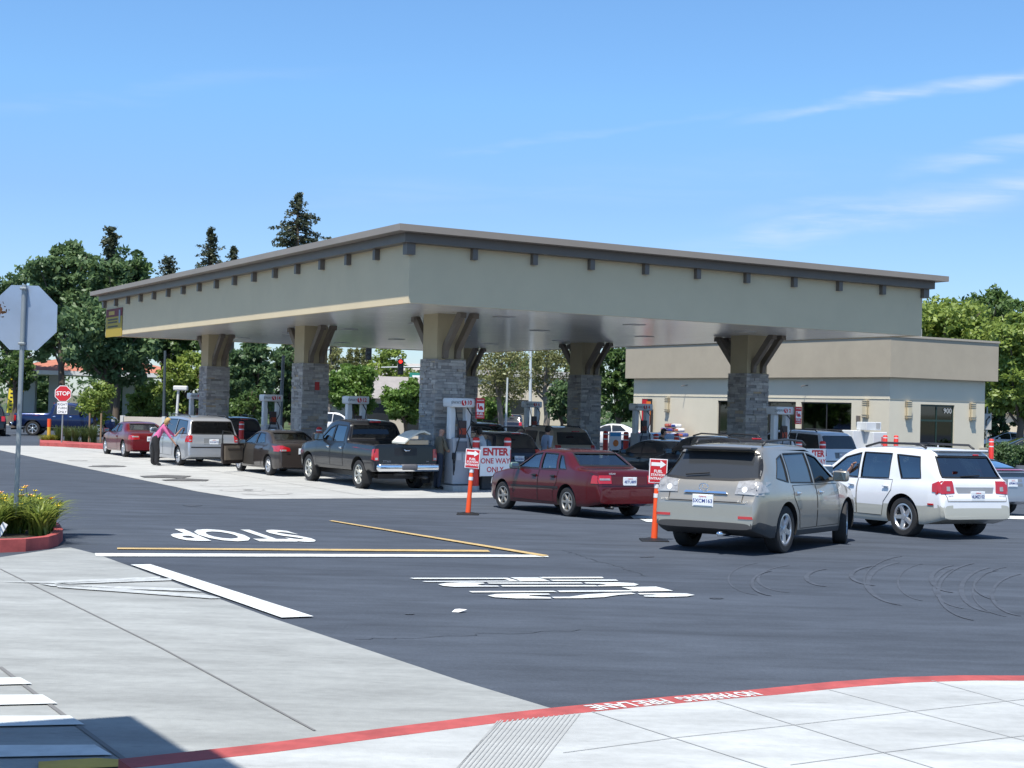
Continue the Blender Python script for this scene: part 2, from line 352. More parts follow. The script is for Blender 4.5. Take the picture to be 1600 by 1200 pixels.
def ground_text(name, body, o, ex, ey, m, lift, bold=.02, z0=0):
    me = text_mesh(body, 1, bold, 0, .95, 'LEFT').copy(); xs = [v.co.x for v in me.vertices]; ys = [v.co.y for v in me.vertices]
    x0, x1, y0, y1 = min(xs), max(xs), min(ys), max(ys)
    for v in me.vertices:
        s, t = (v.co.x-x0)/(x1-x0), (v.co.y-y0)/(y1-y0)
        p = o+(ex-o)*s+(ey-o)*t; v.co = (p.x, p.y, zg(p.y)+lift+z0)
    me.materials.clear(); ob = link(name, me, m); ob['kind'] = 'structure'; return ob
ground_text('stop_marking', 'STOP', G(444, 829), G(243, 827), G(505, 848), WHITEP, .012, bold=.032)
# second stencilled word: letters stretched across the lane, their tops to the right
def zz(x, y): return (620+x*.3, 885+y*.3)
LET = [[(66, 65), (100, 64), (575, 64), (640, 82), (600, 82), (560, 70), (90, 70)], [(132, 82), (640, 79), (655, 83), (150, 86)], [(590, 62), (735, 62), (800, 82), (655, 82)],
 [(740, 60), (1070, 59), (1078, 66), (760, 67)], [(795, 74), (1140, 73), (1155, 80), (815, 81)],
 [(215, 98), (260, 91), (330, 88), (450, 89), (458, 94), (415, 98), (440, 104), (525, 105), (535, 110), (300, 111), (240, 106)],
 [(470, 89), (960, 88), (970, 94), (480, 95)], [(540, 103), (1035, 103), (1048, 109), (550, 110)],
 [(975, 88), (1150, 88), (1235, 92), (1260, 99), (1240, 106), (1050, 109), (1045, 104), (1095, 100), (1060, 95), (985, 94)],
 [(1170, 113), (1350, 110), (1440, 132), (1260, 136)], [(375, 134), (815, 132), (835, 138), (390, 141)], [(835, 131), (1230, 129), (1252, 135), (850, 139)],
 [(472, 157), (520, 149), (640, 146), (790, 147), (800, 152), (690, 155), (690, 159), (800, 166), (805, 173), (620, 172), (510, 166)],
 [(805, 164), (900, 163), (980, 152), (1080, 145), (1220, 142), (1245, 148), (1160, 153), (1080, 165), (960, 171), (820, 171)],
 [(1255, 145), (1400, 144), (1510, 146), (1552, 154), (1510, 161), (1380, 165), (1290, 162), (1285, 157), (1370, 155), (1330, 151), (1265, 151)]]
sheet('lane_marking', [[xy(G(*zz(*q))) for q in L_] for L_ in LET], WHITEP, .012)
mark('white_line', [(1540, 806), (1640, 808), (1640, 813), (1560, 811)], WHITEP)
mark('white_line', [(985, 807), (1045, 808), (1050, 811), (990, 811)], WHITEP)
mark('white_line', [(1000, 812), (1060, 813), (1062, 818), (1010, 816)], WHITEP)
# tyre marks from turning cars
TM = mat('tyre_mark', (.058, .069, .09), .85, noise=.3, nscale=4)
for i, (cx, cy, rx, ry) in enumerate(((1200, 905, 62, 26), (1250, 905, 66, 22), (1420, 912, 64, 34), (1455, 910, 52, 30), (1520, 918, 60, 34), (1560, 922, 58, 36), (1590, 925, 70, 40), (1610, 930, 60, 34), (1300, 903, 40, 14), (1430, 908, 80, 40), (1540, 925, 74, 46), (1500, 905, 45, 22), (1572, 915, 50, 24), (1215, 912, 40, 20), (1380, 900, 50, 16))):
    pts = [G(cx+rx*(1-math.cos(t))*1.0-rx*1.0, cy-ry*math.sin(t)+ (0)) for t in [R(v) for v in range(-75, 76, 10)]]
    stripG('tyre_mark', pts, .022+.018*(i % 3), TM, .0035+.0003*i)
CRK = mat('crack', (.046, .055, .07), .9); rs_ = random.Random(21)
for k, (x0, y0, x1, y1) in enumerate(((560, 1000, 900, 985), (880, 860, 1010, 900))):
    a, c = G(x0, y0), G(x1, y1); n = 26; pts = []
    for i in range(n+1): p = a.lerp(c, i/n); pts.append((p.x+rs_.uniform(-.05, .05), p.y+rs_.uniform(-.07, .07)))
    stripG('asphalt_crack', pts, .012, CRK, .0065)
for k, (cx, cy, rx, ry) in enumerate(((1120, 935, 12, 1.5), (1010, 870, 14, 1.3), (640, 960, 9, 1), (300, 790, 16, 1.2))):
    sheet('oil_drip', [[xy(G(cx+rx*math.cos(t)*rs_.uniform(.7, 1.1), cy+ry*math.sin(t)*rs_.uniform(.7, 1.1))) for t in [2*math.pi*i/20 for i in range(20)]]], mat('oil_dark', (.052, .062, .08), .8, noise=.3, nscale=8), .0072+.0003*k)
TS = mat('oil_stain', (.36, .36, .35), .9, noise=.3, nscale=3)
TD = mat('asphalt_patch', (.10, .10, .10), .9, noise=.3, nscale=3)
def blob(name, cx, cy, rx, ry, m, lift, seed):
    rs = random.Random(seed); return sheet(name, [[xy(G(cx+rx*math.cos(t)*(1+.18*rs.uniform(-1, 1)), cy+ry*math.sin(t)*(1+.18*rs.uniform(-1, 1)))) for t in [2*math.pi*k/26 for k in range(26)]]], m, lift)
for i, q in enumerate(((350, 759, 34, 1.8, TS), (378, 766.5, 36, 2, TS), (415, 772, 38, 2, TS), (388, 766.3, 8, .8, TD), (170, 729, 30, 1.3, TD), (120, 720, 16, .7, TS), (235, 745, 12, .7, TD))):
    blob('oil_stain', q[0], q[1], q[2], q[3], q[4], .0105+.0012*i, i)
mark('oil_stain', [(218, 744.5), (258, 743), (300, 744.5), (285, 748), (327, 750.5), (322, 752.5), (258, 752), (252, 750.5), (280, 749), (268, 747.5), (225, 746.8)], TD, .021)
# ---- near kerb and sidewalk (raised .13)
KH = .13
kpx = [(185, 1186), (400, 1163), (620, 1135), (780, 1115), (860, 1106), (960, 1096), (1080, 1085), (1180, 1077), (1300, 1065), (1400, 1058), (1500, 1055), (1600, 1055.5), (1750, 1060)]
kout = [G(px, py, KH) for px, py in kpx]
kin = []
for i, p in enumerate(kout):
    d = (kout[min(i+1, len(kout)-1)]-kout[max(i-1, 0)]); d.z = 0; d.normalize(); kin.append(p+Vector((d.y, -d.x, 0))*.20)
sheet('red_kerb', [[xy(kout[i]), xy(kout[i+1]), xy(kin[i+1]), xy(kin[i])] for i in range(len(kout)-1)], REDK, 0, thick=KH)
sheet('sidewalk', [[xy(kin[i]), xy(kin[i+1]), (kin[i+1].x+.6+i*.35, 2.0), (kin[i].x+.6+(i-1)*.35, 2.0)] for i in range(len(kin)-1)], CONCW, -.02, thick=KH+.018)
def kerb_text(body, p0, p1):
    a = G(p0[0], p0[1], KH); b = G(p1[0], p1[1], KH); d = (b-a).normalized(); n = Vector((-d.y, d.x, 0))
    if n.y > 0: n = -n
    a = a+Vector((0, 0, 0)); ground_text('kerb_lettering', body, a-n*0-n*.02, b-n*.02, a-n*.02+n*.15, WHITEP, KH+.003)
kerb_text('NO PARKING', (1174, 1081), (1054, 1091)); kerb_text('FIRE LANE', (1036, 1093), (914, 1104))
WJ = mat('walk_joint', (.33, .34, .34), .9)
def wj(pxs, w=.008, m=WJ, lift=KH+.0015):
    stripG('sidewalk_joint', [G(px, py, KH) for px, py in pxs], w, m, lift)
for q in ([(925, 1112), (1205, 1202)], [(1120, 1095), (1465, 1202)], [(1295, 1077.5), (1640, 1167)], [(1455, 1063), (1640, 1114)], [(880, 1176), (1060, 1152), (1245, 1132), (1420, 1112), (1640, 1088)], [(1235, 1195), (1385, 1175), (1560, 1154), (1700, 1138)], [(783, 1125), (712, 1202)]): wj(q)
for k in range(17):
    x0 = 778+k*8; wj([(x0, 1126.5-k*.75), (x0-66-k*.2, 1204)], .009, WJ)
mark('yellow_kerb', [(60, 1196), (150, 1190), (185, 1192), (200, 1203), (60, 1210)], mat('kerb_yellow', (.55, .36, .05), .7, noise=.2), .02)
# ================================================================ GAS STATION CANOPY
S = 1.836; CA, CB = 10*S, 16*S
can = thing('fuel_canopy', 'large beige flat fuel station canopy with bronze trim on stone clad columns', 'canopy', O, ROTC)
Z0, ZW = 4.948, 6.50
b = MB(); t = .12
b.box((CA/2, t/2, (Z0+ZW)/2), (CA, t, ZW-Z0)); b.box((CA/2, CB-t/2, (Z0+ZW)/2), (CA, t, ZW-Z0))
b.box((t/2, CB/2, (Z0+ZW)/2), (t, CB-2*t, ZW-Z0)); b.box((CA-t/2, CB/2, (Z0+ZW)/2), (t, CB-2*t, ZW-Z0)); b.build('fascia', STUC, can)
b = MB()
for k in range(14):
    w = (CB-2*t)/14; b.box((CA/2, t+w*(k+.5), Z0+.05), (CA-2*t, w-.012, .06))
b.build('soffit', SOFF, can)
b = MB(); b.box((CA/2, CB/2, Z0+.12), (CA-2*t-.01, CB-2*t-.01, .05)); b.build('soffit_backing', DARK, can)
def ring(b, o1, z0, z1, th=.14):
    x0, x1, y0, y1 = -o1, CA+o1, -o1, CB+o1
    b.box(((x0+x1)/2, y0+th/2, (z0+z1)/2), (x1-x0, th, z1-z0)); b.box(((x0+x1)/2, y1-th/2, (z0+z1)/2), (x1-x0, th, z1-z0))
    b.box((x0+th/2, (y0+y1)/2, (z0+z1)/2), (th, y1-y0-2*th, z1-z0)); b.box((x1-th/2, (y0+y1)/2, (z0+z1)/2), (th, y1-y0-2*th, z1-z0))
b = MB(); ring(b, .27, 6.46, 6.70, .4); b.build('eave_band', BRON, can)
b = MB(); b.box((CA/2, CB/2, 6.785), (CA+1.14, CB+1.14, .17)); b.build('roof', ROOFT, can)
b = MB(); b.box((0, 0, 0), (.15, .15, .30)); bkm = b.mesh('bracket')
bkm.materials.append(BRON)
def brk(x, y, sx=1, sy=1):
    o = bpy.data.objects.new('bracket', bkm); COL.objects.link(o); o.parent = can; o.location = (x, y, 6.32); o.scale = (sx, sy, 1)
for k in range(1, 10): brk(k*S, -.07); 
for k in range(1, 10): brk(k*S, CB+.07)
for k in range(1, 16): brk(-.07, k*S); brk(CA+.07, k*S)
for x in (-.03, CA+.03):
    for y in (-.03, CB+.03): brk(x, y, 1.6, 1.6)
# soffit light lenses
b = MB(); b.box((0, 0, 0), (.5, .5, .02)); lm = b.mesh('soffit_light'); lm.materials.append(mat('lens_grey', (.5, .5, .5), .3))
for a_ in (4.6, 9.2, 13.6):
    for b_ in (3, 8.5, 14, 19.5, 25): o = bpy.data.objects.new('soffit_light', lm); COL.objects.link(o); o.parent = can; o.location = (a_, b_, Z0+.012)
# columns
def stone_shaft(w, h, seed, wide=None):
    rs = random.Random(seed); vs = []; fs = []; tones = []
    def bx(c, d, tone):
        x, y, z = (q/2 for q in d); base = len(vs)
        vs.extend([(c[0]+i, c[1]+j, c[2]+k) for i in (-x, x) for j in (-y, y) for k in (-z, z)])
        for f in ((0, 1, 3, 2), (4, 6, 7, 5), (0, 4, 5, 1), (2, 3, 7, 6), (0, 2, 6, 4), (1, 5, 7, 3)): fs.append(tuple(i+base for i in f)); tones.append(tone)
    bx((0, 0, h/2), (w-.12, w-.12, h-.01), .1)
    for side in range(4):
        z = 0
        while z < h-.02:
            rh = rs.choice((.05, .07, .09, .11)); rh = min(rh, h-z); x = -w/2+(.0 if side % 2 else .0)
            while x < w/2-.02:
                l = rs.uniform(.12, .45); l = min(l, w/2-x)
                if w/2-x-l < .08: l = w/2-x
                out = rs.uniform(-.018, .018); d = .07
                cx, cy = x+l/2, -(w/2-d/2+out)
                t_ = min(1, max(0, rs.betavariate(2.2, 2.4)+(.25 if rs.random() < .06 else 0)))
                g = .006
                if side == 0: bx((cx, cy, z+rh/2), (l-g, d, rh-g), t_)
                elif side == 1: bx((-cy, cx, z+rh/2), (d, l-g, rh-g), t_)
                elif side == 2: bx((cx, -cy, z+rh/2), (l-g, d, rh-g), t_)
                else: bx((cy, cx, z+rh/2), (d, l-g, rh-g), t_)
                x += l
            z += rh
    me = bpy.data.meshes.new('stone_shaft'); me.from_pydata(vs, [], fs)
    at = me.attributes.new('tone', 'FLOAT', 'FACE'); at.data.foreach_set('value', tones); return me
ZS = 3.68; CW = .97
for i, (a_, b_) in enumerate(((2.54, 3.27), (2.54, 13.1), (2.54, 23.25), (15.0, 4.55), (15.0, 14.6), (15.0, 24.7))):
    ca, cb = a_+CW/2, b_+CW/2
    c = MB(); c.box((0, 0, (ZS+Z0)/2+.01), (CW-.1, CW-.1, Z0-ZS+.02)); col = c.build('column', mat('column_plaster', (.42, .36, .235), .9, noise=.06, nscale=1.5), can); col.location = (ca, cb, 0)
    link('stone_shaft', stone_shaft(CW, ZS, i+3), STONE, col)
    for sgn in (-1, 1):
        for xo in (-.2, .2):
            c = MB(); f0 = CW/2-.05
            c.prism([(sgn*f0, ZS+.02), (sgn*(f0+.12), ZS+.02), (sgn*(f0+.16), ZS+.25), (sgn*(f0+1.02), Z0-.12), (sgn*(f0+1.02), Z0+.01), (sgn*(f0+.84), Z0+.01), (sgn*(f0+.04), ZS+.42), (sgn*f0, ZS+.3)], 'x', xo-.075, xo+.075)
            c.box((xo, sgn*(f0+.98), Z0-.07), (.19, .22, .15)); c.build('brace', mat('brace_bronze', (.15, .125, .10), .5, noise=.1), col)
    if i == 1:
        c = MB(); c.box((.05, -CW/2-.03, 2.9), (.16, .02, .28)); s_ = c.build('notice_plate', mat('notice_red', (.4, .03, .03), .5), col)
# banner on the far left end of the fascia
bn = thing('banner', 'maroon and yellow banner hung at the far left end of the canopy fascia', 'banner', AB(0, 16*S-1.45)-Vector((0, 0, 0)), ROTC)
b = MB(); b.box((-.03, 0, 5.31), (.02, 2.5, .85)); b.build('yellow_panel', mat('banner_yellow', (.42, .30, .03), .6), bn)
b = MB(); b.box((-.032, 0, 5.91), (.022, 2.5, .34)); b.build('maroon_panel', mat('banner_maroon', (.16, .012, .02), .6), bn)
b = MB()
for z, l in ((5.62, 1.6), (5.5, 1.3), (5.32, 1.6)):
    x = -.75
    rs = random.Random(int(z*100))
    while x < l/2: w = rs.uniform(.06, .16); b.box((-.043, -(x+w/2)+.2, z), (.004, w, .07)); x += w+.035
b.build('print', INK, bn)
b = MB(); b.box((-.045, .35, 5.9), (.004, .9, .16)); b.build('gold_patch', mat('banner_gold', (.5, .3, .02), .5), bn)
b = MB(); b.box((-.048, -.92, 5.72), (.012, .22, .55), bev=.005); b.build('bottle_print', mat('banner_blue', (.2, .25, .32), .5), bn)
# ================================================================ FUEL PUMPS
def make_pump(num, brand, loc, label, sign=True):
    p = thing('fuel_pump', label, 'fuel pump', loc, ROTC, 'fuel pumps under the canopy'); p.scale = (.93, .93, .96)
    b = MB(); b.prism([(-.45, -.55), (-.3, -.7), (.3, -.7), (.45, -.55), (.45, .75), (.3, .9), (-.3, .9), (-.45, .75)], 'z', 0, .15); b.build('island_kerb', CONC, p)
    b = MB(); b.box((-.04, 0, .85), (.56, .55, 1.35), bev=.03); b.build('cabinet', mat('pump_grey', (.40, .42, .45), .35, noise=.04), p)
    for sx_ in (-1, 1):
        b = MB(); b.box((sx_*.27, 0, 1.95), (.20, .22, .95), bev=.03); b.build('post', WHT, p)
    b = MB(); b.box((-.02, 0, 2.55), (.80, .60, .27), bev=.05); hd = b.build('header', WHT, p, 40)
    text('brand_lettering', brand, .12, mat('sign_grey', (.16, .17, .18), .5), hd, (-.27, -.303, 2.55), bold=.012)
    # round red emblem with a white swoosh
    b = MB(); b.lathe([(.001, -.306), (.085, -.306), (.085, -.30)], 24, (-.01, 0, 2.55), 'y'); em = b.build('emblem', SGRED, hd)
    b = MB(); b.prism([(-.03, 2.63), (-.005, 2.635), (.01, 2.60), (-.01, 2.575), (.02, 2.53), (.02, 2.50), (-.005, 2.465), (.0, 2.51), (-.035, 2.56), (-.035, 2.59)], 'y', -.312, -.307); b.build('emblem_swoosh', SGWH, hd)
    text('pump_number', num, .17, SGRED, hd, (.18, -.303, 2.55), bold=.03)
    b = MB(); b.box((-.04, -.285, 1.28), (.36, .03, .3), bev=.01); b.build('display', mat('pump_display', (.13, .15, .18), .15), p)
    b = MB(); b.box((-.14, -.29, .98), (.16, .03, .2)); b.box((.08, -.29, .95), (.14, .03, .26)); b.build('keypad', mat('pump_pad', (.55, .56, .58), .4), p)
    b = MB(); b.box((0, -.2, 1.78), (.26, .12, .5), bev=.02); b.build('grade_panel', mat('pump_dark', (.05, .03, .03), .4), p)
    b = MB(); b.box((0, -.265, 1.72), (.24, .012, .18)); b.build('decal', mat('decal_orange', (.35, .05, .02), .5), p)
    for sx_ in (-1, 1):
        b = MB(); b.tube([(sx_*.2, -.14, 2.4), (sx_*.26, -.3, 2.2), (sx_*.2, -.36, 1.9), (sx_*.08, -.36, 1.7), (sx_*.16, -.36, 1.55), (sx_*.29, -.36, 1.1), (sx_*.32, -.38, .6), (sx_*.34, -.38, .45), (sx_*.36, -.36, .9)], .017, 8); b.build('hose', BLK, p, 180)
        b = MB(); b.box((sx_*.34, -.33, 1.0), (.06, .1, .2), bev=.02); b.tube([(sx_*.34, -.34, .93), (sx_*.34, -.40, .8)], .016, 6); b.build('nozzle', BLK, p, 30)
    # curved white end fairing
    pr = [(.26, .16), (.46, .16)]+[(.26+.22*math.cos(R(a)), .75+.78*math.sin(R(a))) for a in range(0, 91, 15)]
    b = MB(); b.prism(pr, 'y', -.34, -.10); b.build('end_fairing', WHT, p, 40)
    if sign:
        b = MB(); b.box((.52, -.36, 2.40), (.30, .02, .60)); s_ = b.build('notice_sign', SGRED, p)
        b = MB(); b.box((.52, -.373, 2.42), (.25, .006, .25)); b.build('notice_panel', SGWH, s_)
        b = MB(); b.box((.54, -.379, 2.39), (.15, .005, .07), bev=.002); b.box((.535, -.379, 2.44), (.09, .005, .05)); b.box((.445, -.379, 2.46), (.05, .005, .14)); b.build('car_pictogram', SGRED, s_)
        text('notice_lettering', 'FUEL', .105, SGWH, s_, (.52, -.375, 2.235), bold=.02)
        text('notice_lettering', 'ENTRANCE', .045, SGWH, s_, (.52, -.375, 2.15), bold=.01); text('notice_lettering', 'ENTRANCE', .045, SGWH, s_, (.52, -.375, 2.63), bold=.01)
    return p
for num, br, a_, b_, sg, lb in (('10', 'EWAY', 3.0, 2.66, True, 'white fuel pump numbered 10 beside the nearest left stone column'),
    ('12', 'EWAY', 3.05, 9.75, False, 'white fuel pump numbered 12 behind the black pickup'), ('14', 'EWAY', 3.05, 17.3, False, 'white fuel pump numbered 14 behind the brown sedan'),
    ('16', 'EWAY', 3.05, 25.9, False, 'white fuel pump numbered 16 beyond the silver minivan'), ('2', 'SAFEWAY', 15.5, 3.4, True, 'white fuel pump numbered 2 beside the right front stone column'),
    ('4', 'SAFEWAY', 15.5, 11.2, False, 'shaded white fuel pump numbered 4 in front of the store wall'), ('6', 'SAFEWAY', 15.5, 19.1, False, 'shaded white fuel pump numbered 6 behind the gold SUV')):
    make_pump(num, br, AB(a_, b_), lb, sg)
# bollards
def make_bollard():
    r = empty('bollard')
    b = MB(); b.lathe([(.001, 1.5), (.07, 1.49), (.1, 1.45), (.1, 0)], 20); b.build('post', BOLR, r, 50)
    for z in (1.36, 1.16):
        b = MB(); b.lathe([(.1025, z), (.1025, z+.045), (.099, z+.045), (.099, z)], 20, close=True); b.build('reflective_band', SREF, r, 50)
    return r
def line_a(a, px, H=0):        # point of island line a whose image x is px
    lo, hi = -2.0, 33.0
    for _ in range(50):
        m = (lo+hi)/2; p = AB(a, m); d = p-Vector((0, 0, HC)); x_ = 800+FPX*(d.dot(rt))/d.dot(fw)
        if x_ > px: lo = m
        else: hi = m
    return AB(a, lo)
bz = None; NB = G(742, 767); NB2 = NB+dR*1.02; N2 = line_a(16.0, 1284); N2b = N2-dR*1.02
BL = [(NB, 'red bollard holding the left edge of the ENTER sign, by pump 10'), (NB2, 'red bollard holding the right edge of the ENTER sign, by pump 10'), (N2b, 'red bollard left of the second ENTER sign, behind the silver SUV'), (N2, 'red bollard right of the second ENTER sign, beside the white minivan'),
 (line_a(3.3, 376), 'red bollard in front of the dark SUV beyond the minivan'), (line_a(3.3, 424), 'red bollard at the foot of pump 14'), (line_a(3.0, 497), 'red bollard behind the black pickup bonnet'),
 (line_a(15.2, 977), 'bright red bollard beside the price board near pump 4'), (line_a(14.9, 1024), 'red bollard in front of the person in dark clothes'), (line_a(16.2, 1056), 'red bollard before the blue car'), (line_a(15.0, 945), 'shaded red bollard left of pump 4'),
 (AT(1382, 740, 61), 'red bollard in front of the store wall, left one of the pair'), (AT(1399, 740, 61), 'red bollard in front of the store wall, right one of the pair'), (AT(1548, 745, 58), 'red bollard off the right end corner of the store')]
for i, (p, lb) in enumerate(BL):
    o = make_bollard() if i == 0 else copy_tree(bz)
    if i == 0: bz = o
    p = Vector(p); o.location = (p.x, p.y, zg(p.y)); o['label'] = lb; o['category'] = 'bollard'; o['group'] = 'red bollards round the pump islands'
# ENTER signs
def enter_sign(p0, label):
    s_ = thing('entry_sign', label, 'sign', p0+dR*.55-dL*.13+Vector((0, 0, .03)), ROTC)
    s_.scale = (.94, 1, .97)
    b = MB(); b.box((0, 0, .83), (1.02, .02, .86)); b.build('panel', SGWH, s_)
    text('lettering', 'ENTER', .29, SGRED, s_, (0, -.013, 1.09), bold=.04); text('lettering', 'ONE WAY', .215, SGRED, s_, (0, -.013, .83), bold=.014); text('lettering', 'ONLY', .215, SGRED, s_, (0, -.013, .58), bold=.014)
    b = MB(); b.box((-.49, .012, .83), (.03, .03, .9)); b.box((.49, .012, .83), (.03, .03, .9)); b.build('frame', GALV, s_)
enter_sign(NB, 'white ENTER ONE WAY ONLY sign strapped to two bollards by pump 10')
enter_sign(N2b, 'white ENTER sign mostly hidden behind the silver SUV')
# delineator posts with FUEL STATION ENTRANCE signs
def delineator(px, py, lean, label, yaw=0):
    r = thing('delineator_post', label, 'traffic post', G(px, py), yaw, 'orange delineator posts with entrance signs')
    b = MB(); b.lathe([(.001, .05), (.14, .045), (.2, .02), (.205, 0)], 24); b.box((0, 0, .012), (.46, .46, .024), bev=.008); b.build('base', BLK, r, 40)
    rot = Matrix.Rotation(lean, 3, 'Y')
    b = MB(); b.tube([rot @ Vector((0, 0, z)) for z in (.03, .2, .5, .9, .96)], [.055, .052, .046, .045, .038], 16); pst = b.build('post', ORNG, r, 60)
    for z in (.72, .88):
        b = MB(); b.tube([rot @ Vector((0, 0, z)), rot @ Vector((0, 0, z+.07))], .049, 16); b.build('reflective_band', SREF, pst, 60)
    sg = empty('sign_panel'); COL.objects.unlink(sg); bpy.data.objects.remove(sg)
    b = MB(); b.box((0, 0, 0), (.30, .008, .40)); pn = b.build('sign_panel', SGWH, r); pn.location = rot @ Vector((0, -.055, 1.17)); pn.rotation_euler = (0, lean, 0)
    b = MB(); b.box((0, -.006, 0), (.27, .004, .37)); b.build('sign_face', SGRED, pn)
    b = MB(); b.prism([(-.12, .08), (.03, .08), (.03, .045), (.125, .11), (.03, .175), (.03, .14), (-.12, .14)], 'y', -.0105, -.0085); b.build('arrow', SGWH, pn)
    for t_, z in (('FUEL', -.01), ('STATION', -.07), ('ENTRANCE', -.13)): text('lettering', t_, .065 if t_ == 'FUEL' else .056, SGWH, pn, (0, -.0095, z), bold=.03, ext=.001)
    return r
delineator(731, 804, .06, 'orange delineator post leaning left of the maroon sedan')
delineator(1022, 845, .03, 'orange delineator post standing left of the silver SUV')
bt = thing('litter', 'small scrap of white paper lying on the asphalt', 'litter', G(717, 957))
b = MB(); b.add([(-.07, 0, .004), (0, -.05, .01), (.08, .01, .03), (.03, .06, .005), (-.04, .05, .025), (.0, .01, .035)], [(0, 1, 5), (1, 2, 5), (2, 3, 5), (3, 4, 5), (4, 0, 5)]); b.build('paper', SGWH, bt)
tb = thing('trash_bin', 'dark grey litter bin under the right side of the ENTER sign', 'litter bin', NB+dR*.62+dL*.55, ROTC)
b = MB(); b.box((0, 0, .42), (.48, .48, .84), bev=.04); b.build('bin_body', mat('bin_grey', (.07, .075, .08), .6), tb)
b = MB(); b.box((0, 0, .88), (.52, .52, .1), bev=.03); b.build('lid', BLK, tb)
# ================================================================ STORE BUILDING
YK = 66.0; K = AT(1391, 589, YK); ZF0 = K.z; ZF1 = AT(1391, 526, YK).z
KL, KR, OV = 21.5, 7.45, .33
st = thing('store_building', 'cream stucco store with a tan parapet band and dark windows', 'building', (K.x, K.y, 0), ROTC)
KO = Vector((K.x, K.y, 0))
def img_x(p): d = p-Vector((0, 0, HC)); return 800+FPX*d.dot(rt)/d.dot(fw)
def solve(fn, px, lo, hi):
    s = 1 if fn(hi) > fn(lo) else -1
    for _ in range(50):
        m = (lo+hi)/2
        if (fn(m)-px)*s > 0: hi = m
        else: lo = m
    return lo
def yl(px, z=2): return solve(lambda t: img_x(KO+dR*OV+dL*t+Vector((0, 0, z))), px, -2, 40)
def xr(px, z=2): return solve(lambda t: img_x(KO+dL*OV+dR*t+Vector((0, 0, z))), px, -2, 20)
def facade(name, n0, n1, z1, ops, plane, m, parent, depth=.14):
    xs = sorted({n0, n1, *[o[0] for o in ops], *[o[1] for o in ops]}); zs = sorted({0, z1, *[o[2] for o in ops], *[o[3] for o in ops]})
    b = MB(); P = plane
    for i in range(len(xs)-1):
        for j in range(len(zs)-1):
            cx, cz = (xs[i]+xs[i+1])/2, (zs[j]+zs[j+1])/2
            if any(o[0] < cx < o[1] and o[2] < cz < o[3] for o in ops): continue
            b.add([P(xs[i], 0, zs[j]), P(xs[i+1], 0, zs[j]), P(xs[i+1], 0, zs[j+1]), P(xs[i], 0, zs[j+1])], [(0, 1, 2, 3)])
    for a0, a1, c0, c1 in ops:
        for (u0, w0), (u1, w1) in (((a0, c0), (a1, c0)), ((a1, c0), (a1, c1)), ((a1, c1), (a0, c1)), ((a0, c1), (a0, c0))):
            b.add([P(u0, 0, w0), P(u1, 0, w1), P(u1, depth, w1), P(u0, depth, w0)], [(0, 1, 2, 3)])
    bm = bmesh.new(); me = bpy.data.meshes.new(name); me.from_pydata(b.v, [], b.f); bm.from_mesh(me); bmesh.ops.remove_doubles(bm, verts=bm.verts, dist=.001); bm.to_mesh(me); bm.free()
    return link(name, me, m, parent)
BYE, BXE = KL-.45, KR-.55
wy = [(yl(1330), yl(1251)), (yl(1243), yl(1121))]
opsL = [(a, c, .35, 2.92) for a, c in wy]
dx0, dx1 = xr(1438), xr(1491)
opsR = [(dx0, dx1, 0.02, 2.92)]
facade('wall', OV, BYE, ZF0, opsL, lambda u, d, z: (OV+d, u, z), STUCW, st)
facade('wall', OV, BXE, ZF0, opsR, lambda u, d, z: (u, OV+d, z), STUCW, st)
b = MB(); b.add([(BXE, OV, 0), (BXE, BYE, 0), (BXE, BYE, ZF0), (BXE, OV, ZF0)], [(0, 1, 2, 3)]); b.add([(OV, BYE, 0), (BXE, BYE, 0), (BXE, BYE, ZF0), (OV, BYE, ZF0)], [(0, 1, 2, 3)]); link('rear_wall', b.mesh(), STUCW, st)
b = MB(); b.box((KR/2, KL/2, (ZF0+ZF1)/2), (KR, KL, ZF1-ZF0)); b.build('parapet', STUCB, st)
b = MB(); b.box((KR/2, KL/2, ZF1+.05), (KR+.1, KL+.1, .1)); b.build('roof_coping', mat('coping', (.42, .37, .30), .7), st)
b = MB(); zc = 3.12
b.box((OV-.012, (OV+BYE)/2, zc), (.022, BYE-OV+.0, .012)); b.box(((OV+BXE)/2, OV-.012, zc), (BXE-OV, .022, .012)); b.build('reveal_line', mat('reveal', (.45, .42, .34), .9), st)
b = MB(); b.box((BXE-.02, OV-.02, .38), (.5, .5, .76)); b.box((BXE-.02, OV-.02, .8), (.6, .6, .1)); b.build('stone_plinth', mat('plinth', (.33, .31, .27), .9, noise=.2, nscale=6), st)
b = MB(); b.box((3.2, 1.2, ZF1+.3), (.12, .12, .5)); b.build('vent_pipe', WHT, st)
for (a, c, z0, z1) in opsL:
    w = MB(); d = OV+.10
    w.box((d, (a+c)/2, z0+.03), (.06, c-a, .06)); w.box((d, (a+c)/2, z1-.03), (.06, c-a, .06)); n = max(2, round((c-a)/1.9))
    for k in range(n+1): w.box((d, a+.03+(c-a-.06)*k/n, (z0+z1)/2), (.055, .06, z1-z0-.12))
    fr = w.build('window_frame', DARK, st); g_ = MB(); g_.add([(d, a, z0), (d, c, z0), (d, c, z1), (d, a, z1)], [(0, 1, 2, 3)]); link('window_pane', g_.mesh(), G_BLDG, fr)
w = MB(); d = OV+.10; a, c = dx0, dx1
for z in (.05, 2.15, 2.88): w.box(((a+c)/2, d, z), (c-a, .06, .09))
for x in (a+.035, (a+c)/2, c-.035): w.box((x, d, 1.45), (.07, .055, 2.86))
fr = w.build('door_frame', mat('door_green', (.02, .045, .035), .4), st); g_ = MB(); g_.add([(a, d, .02), (c, d, .02), (c, d, 2.92), (a, d, 2.92)], [(0, 1, 2, 3)]); link('door_pane', g_.mesh(), G_BLDG, fr)
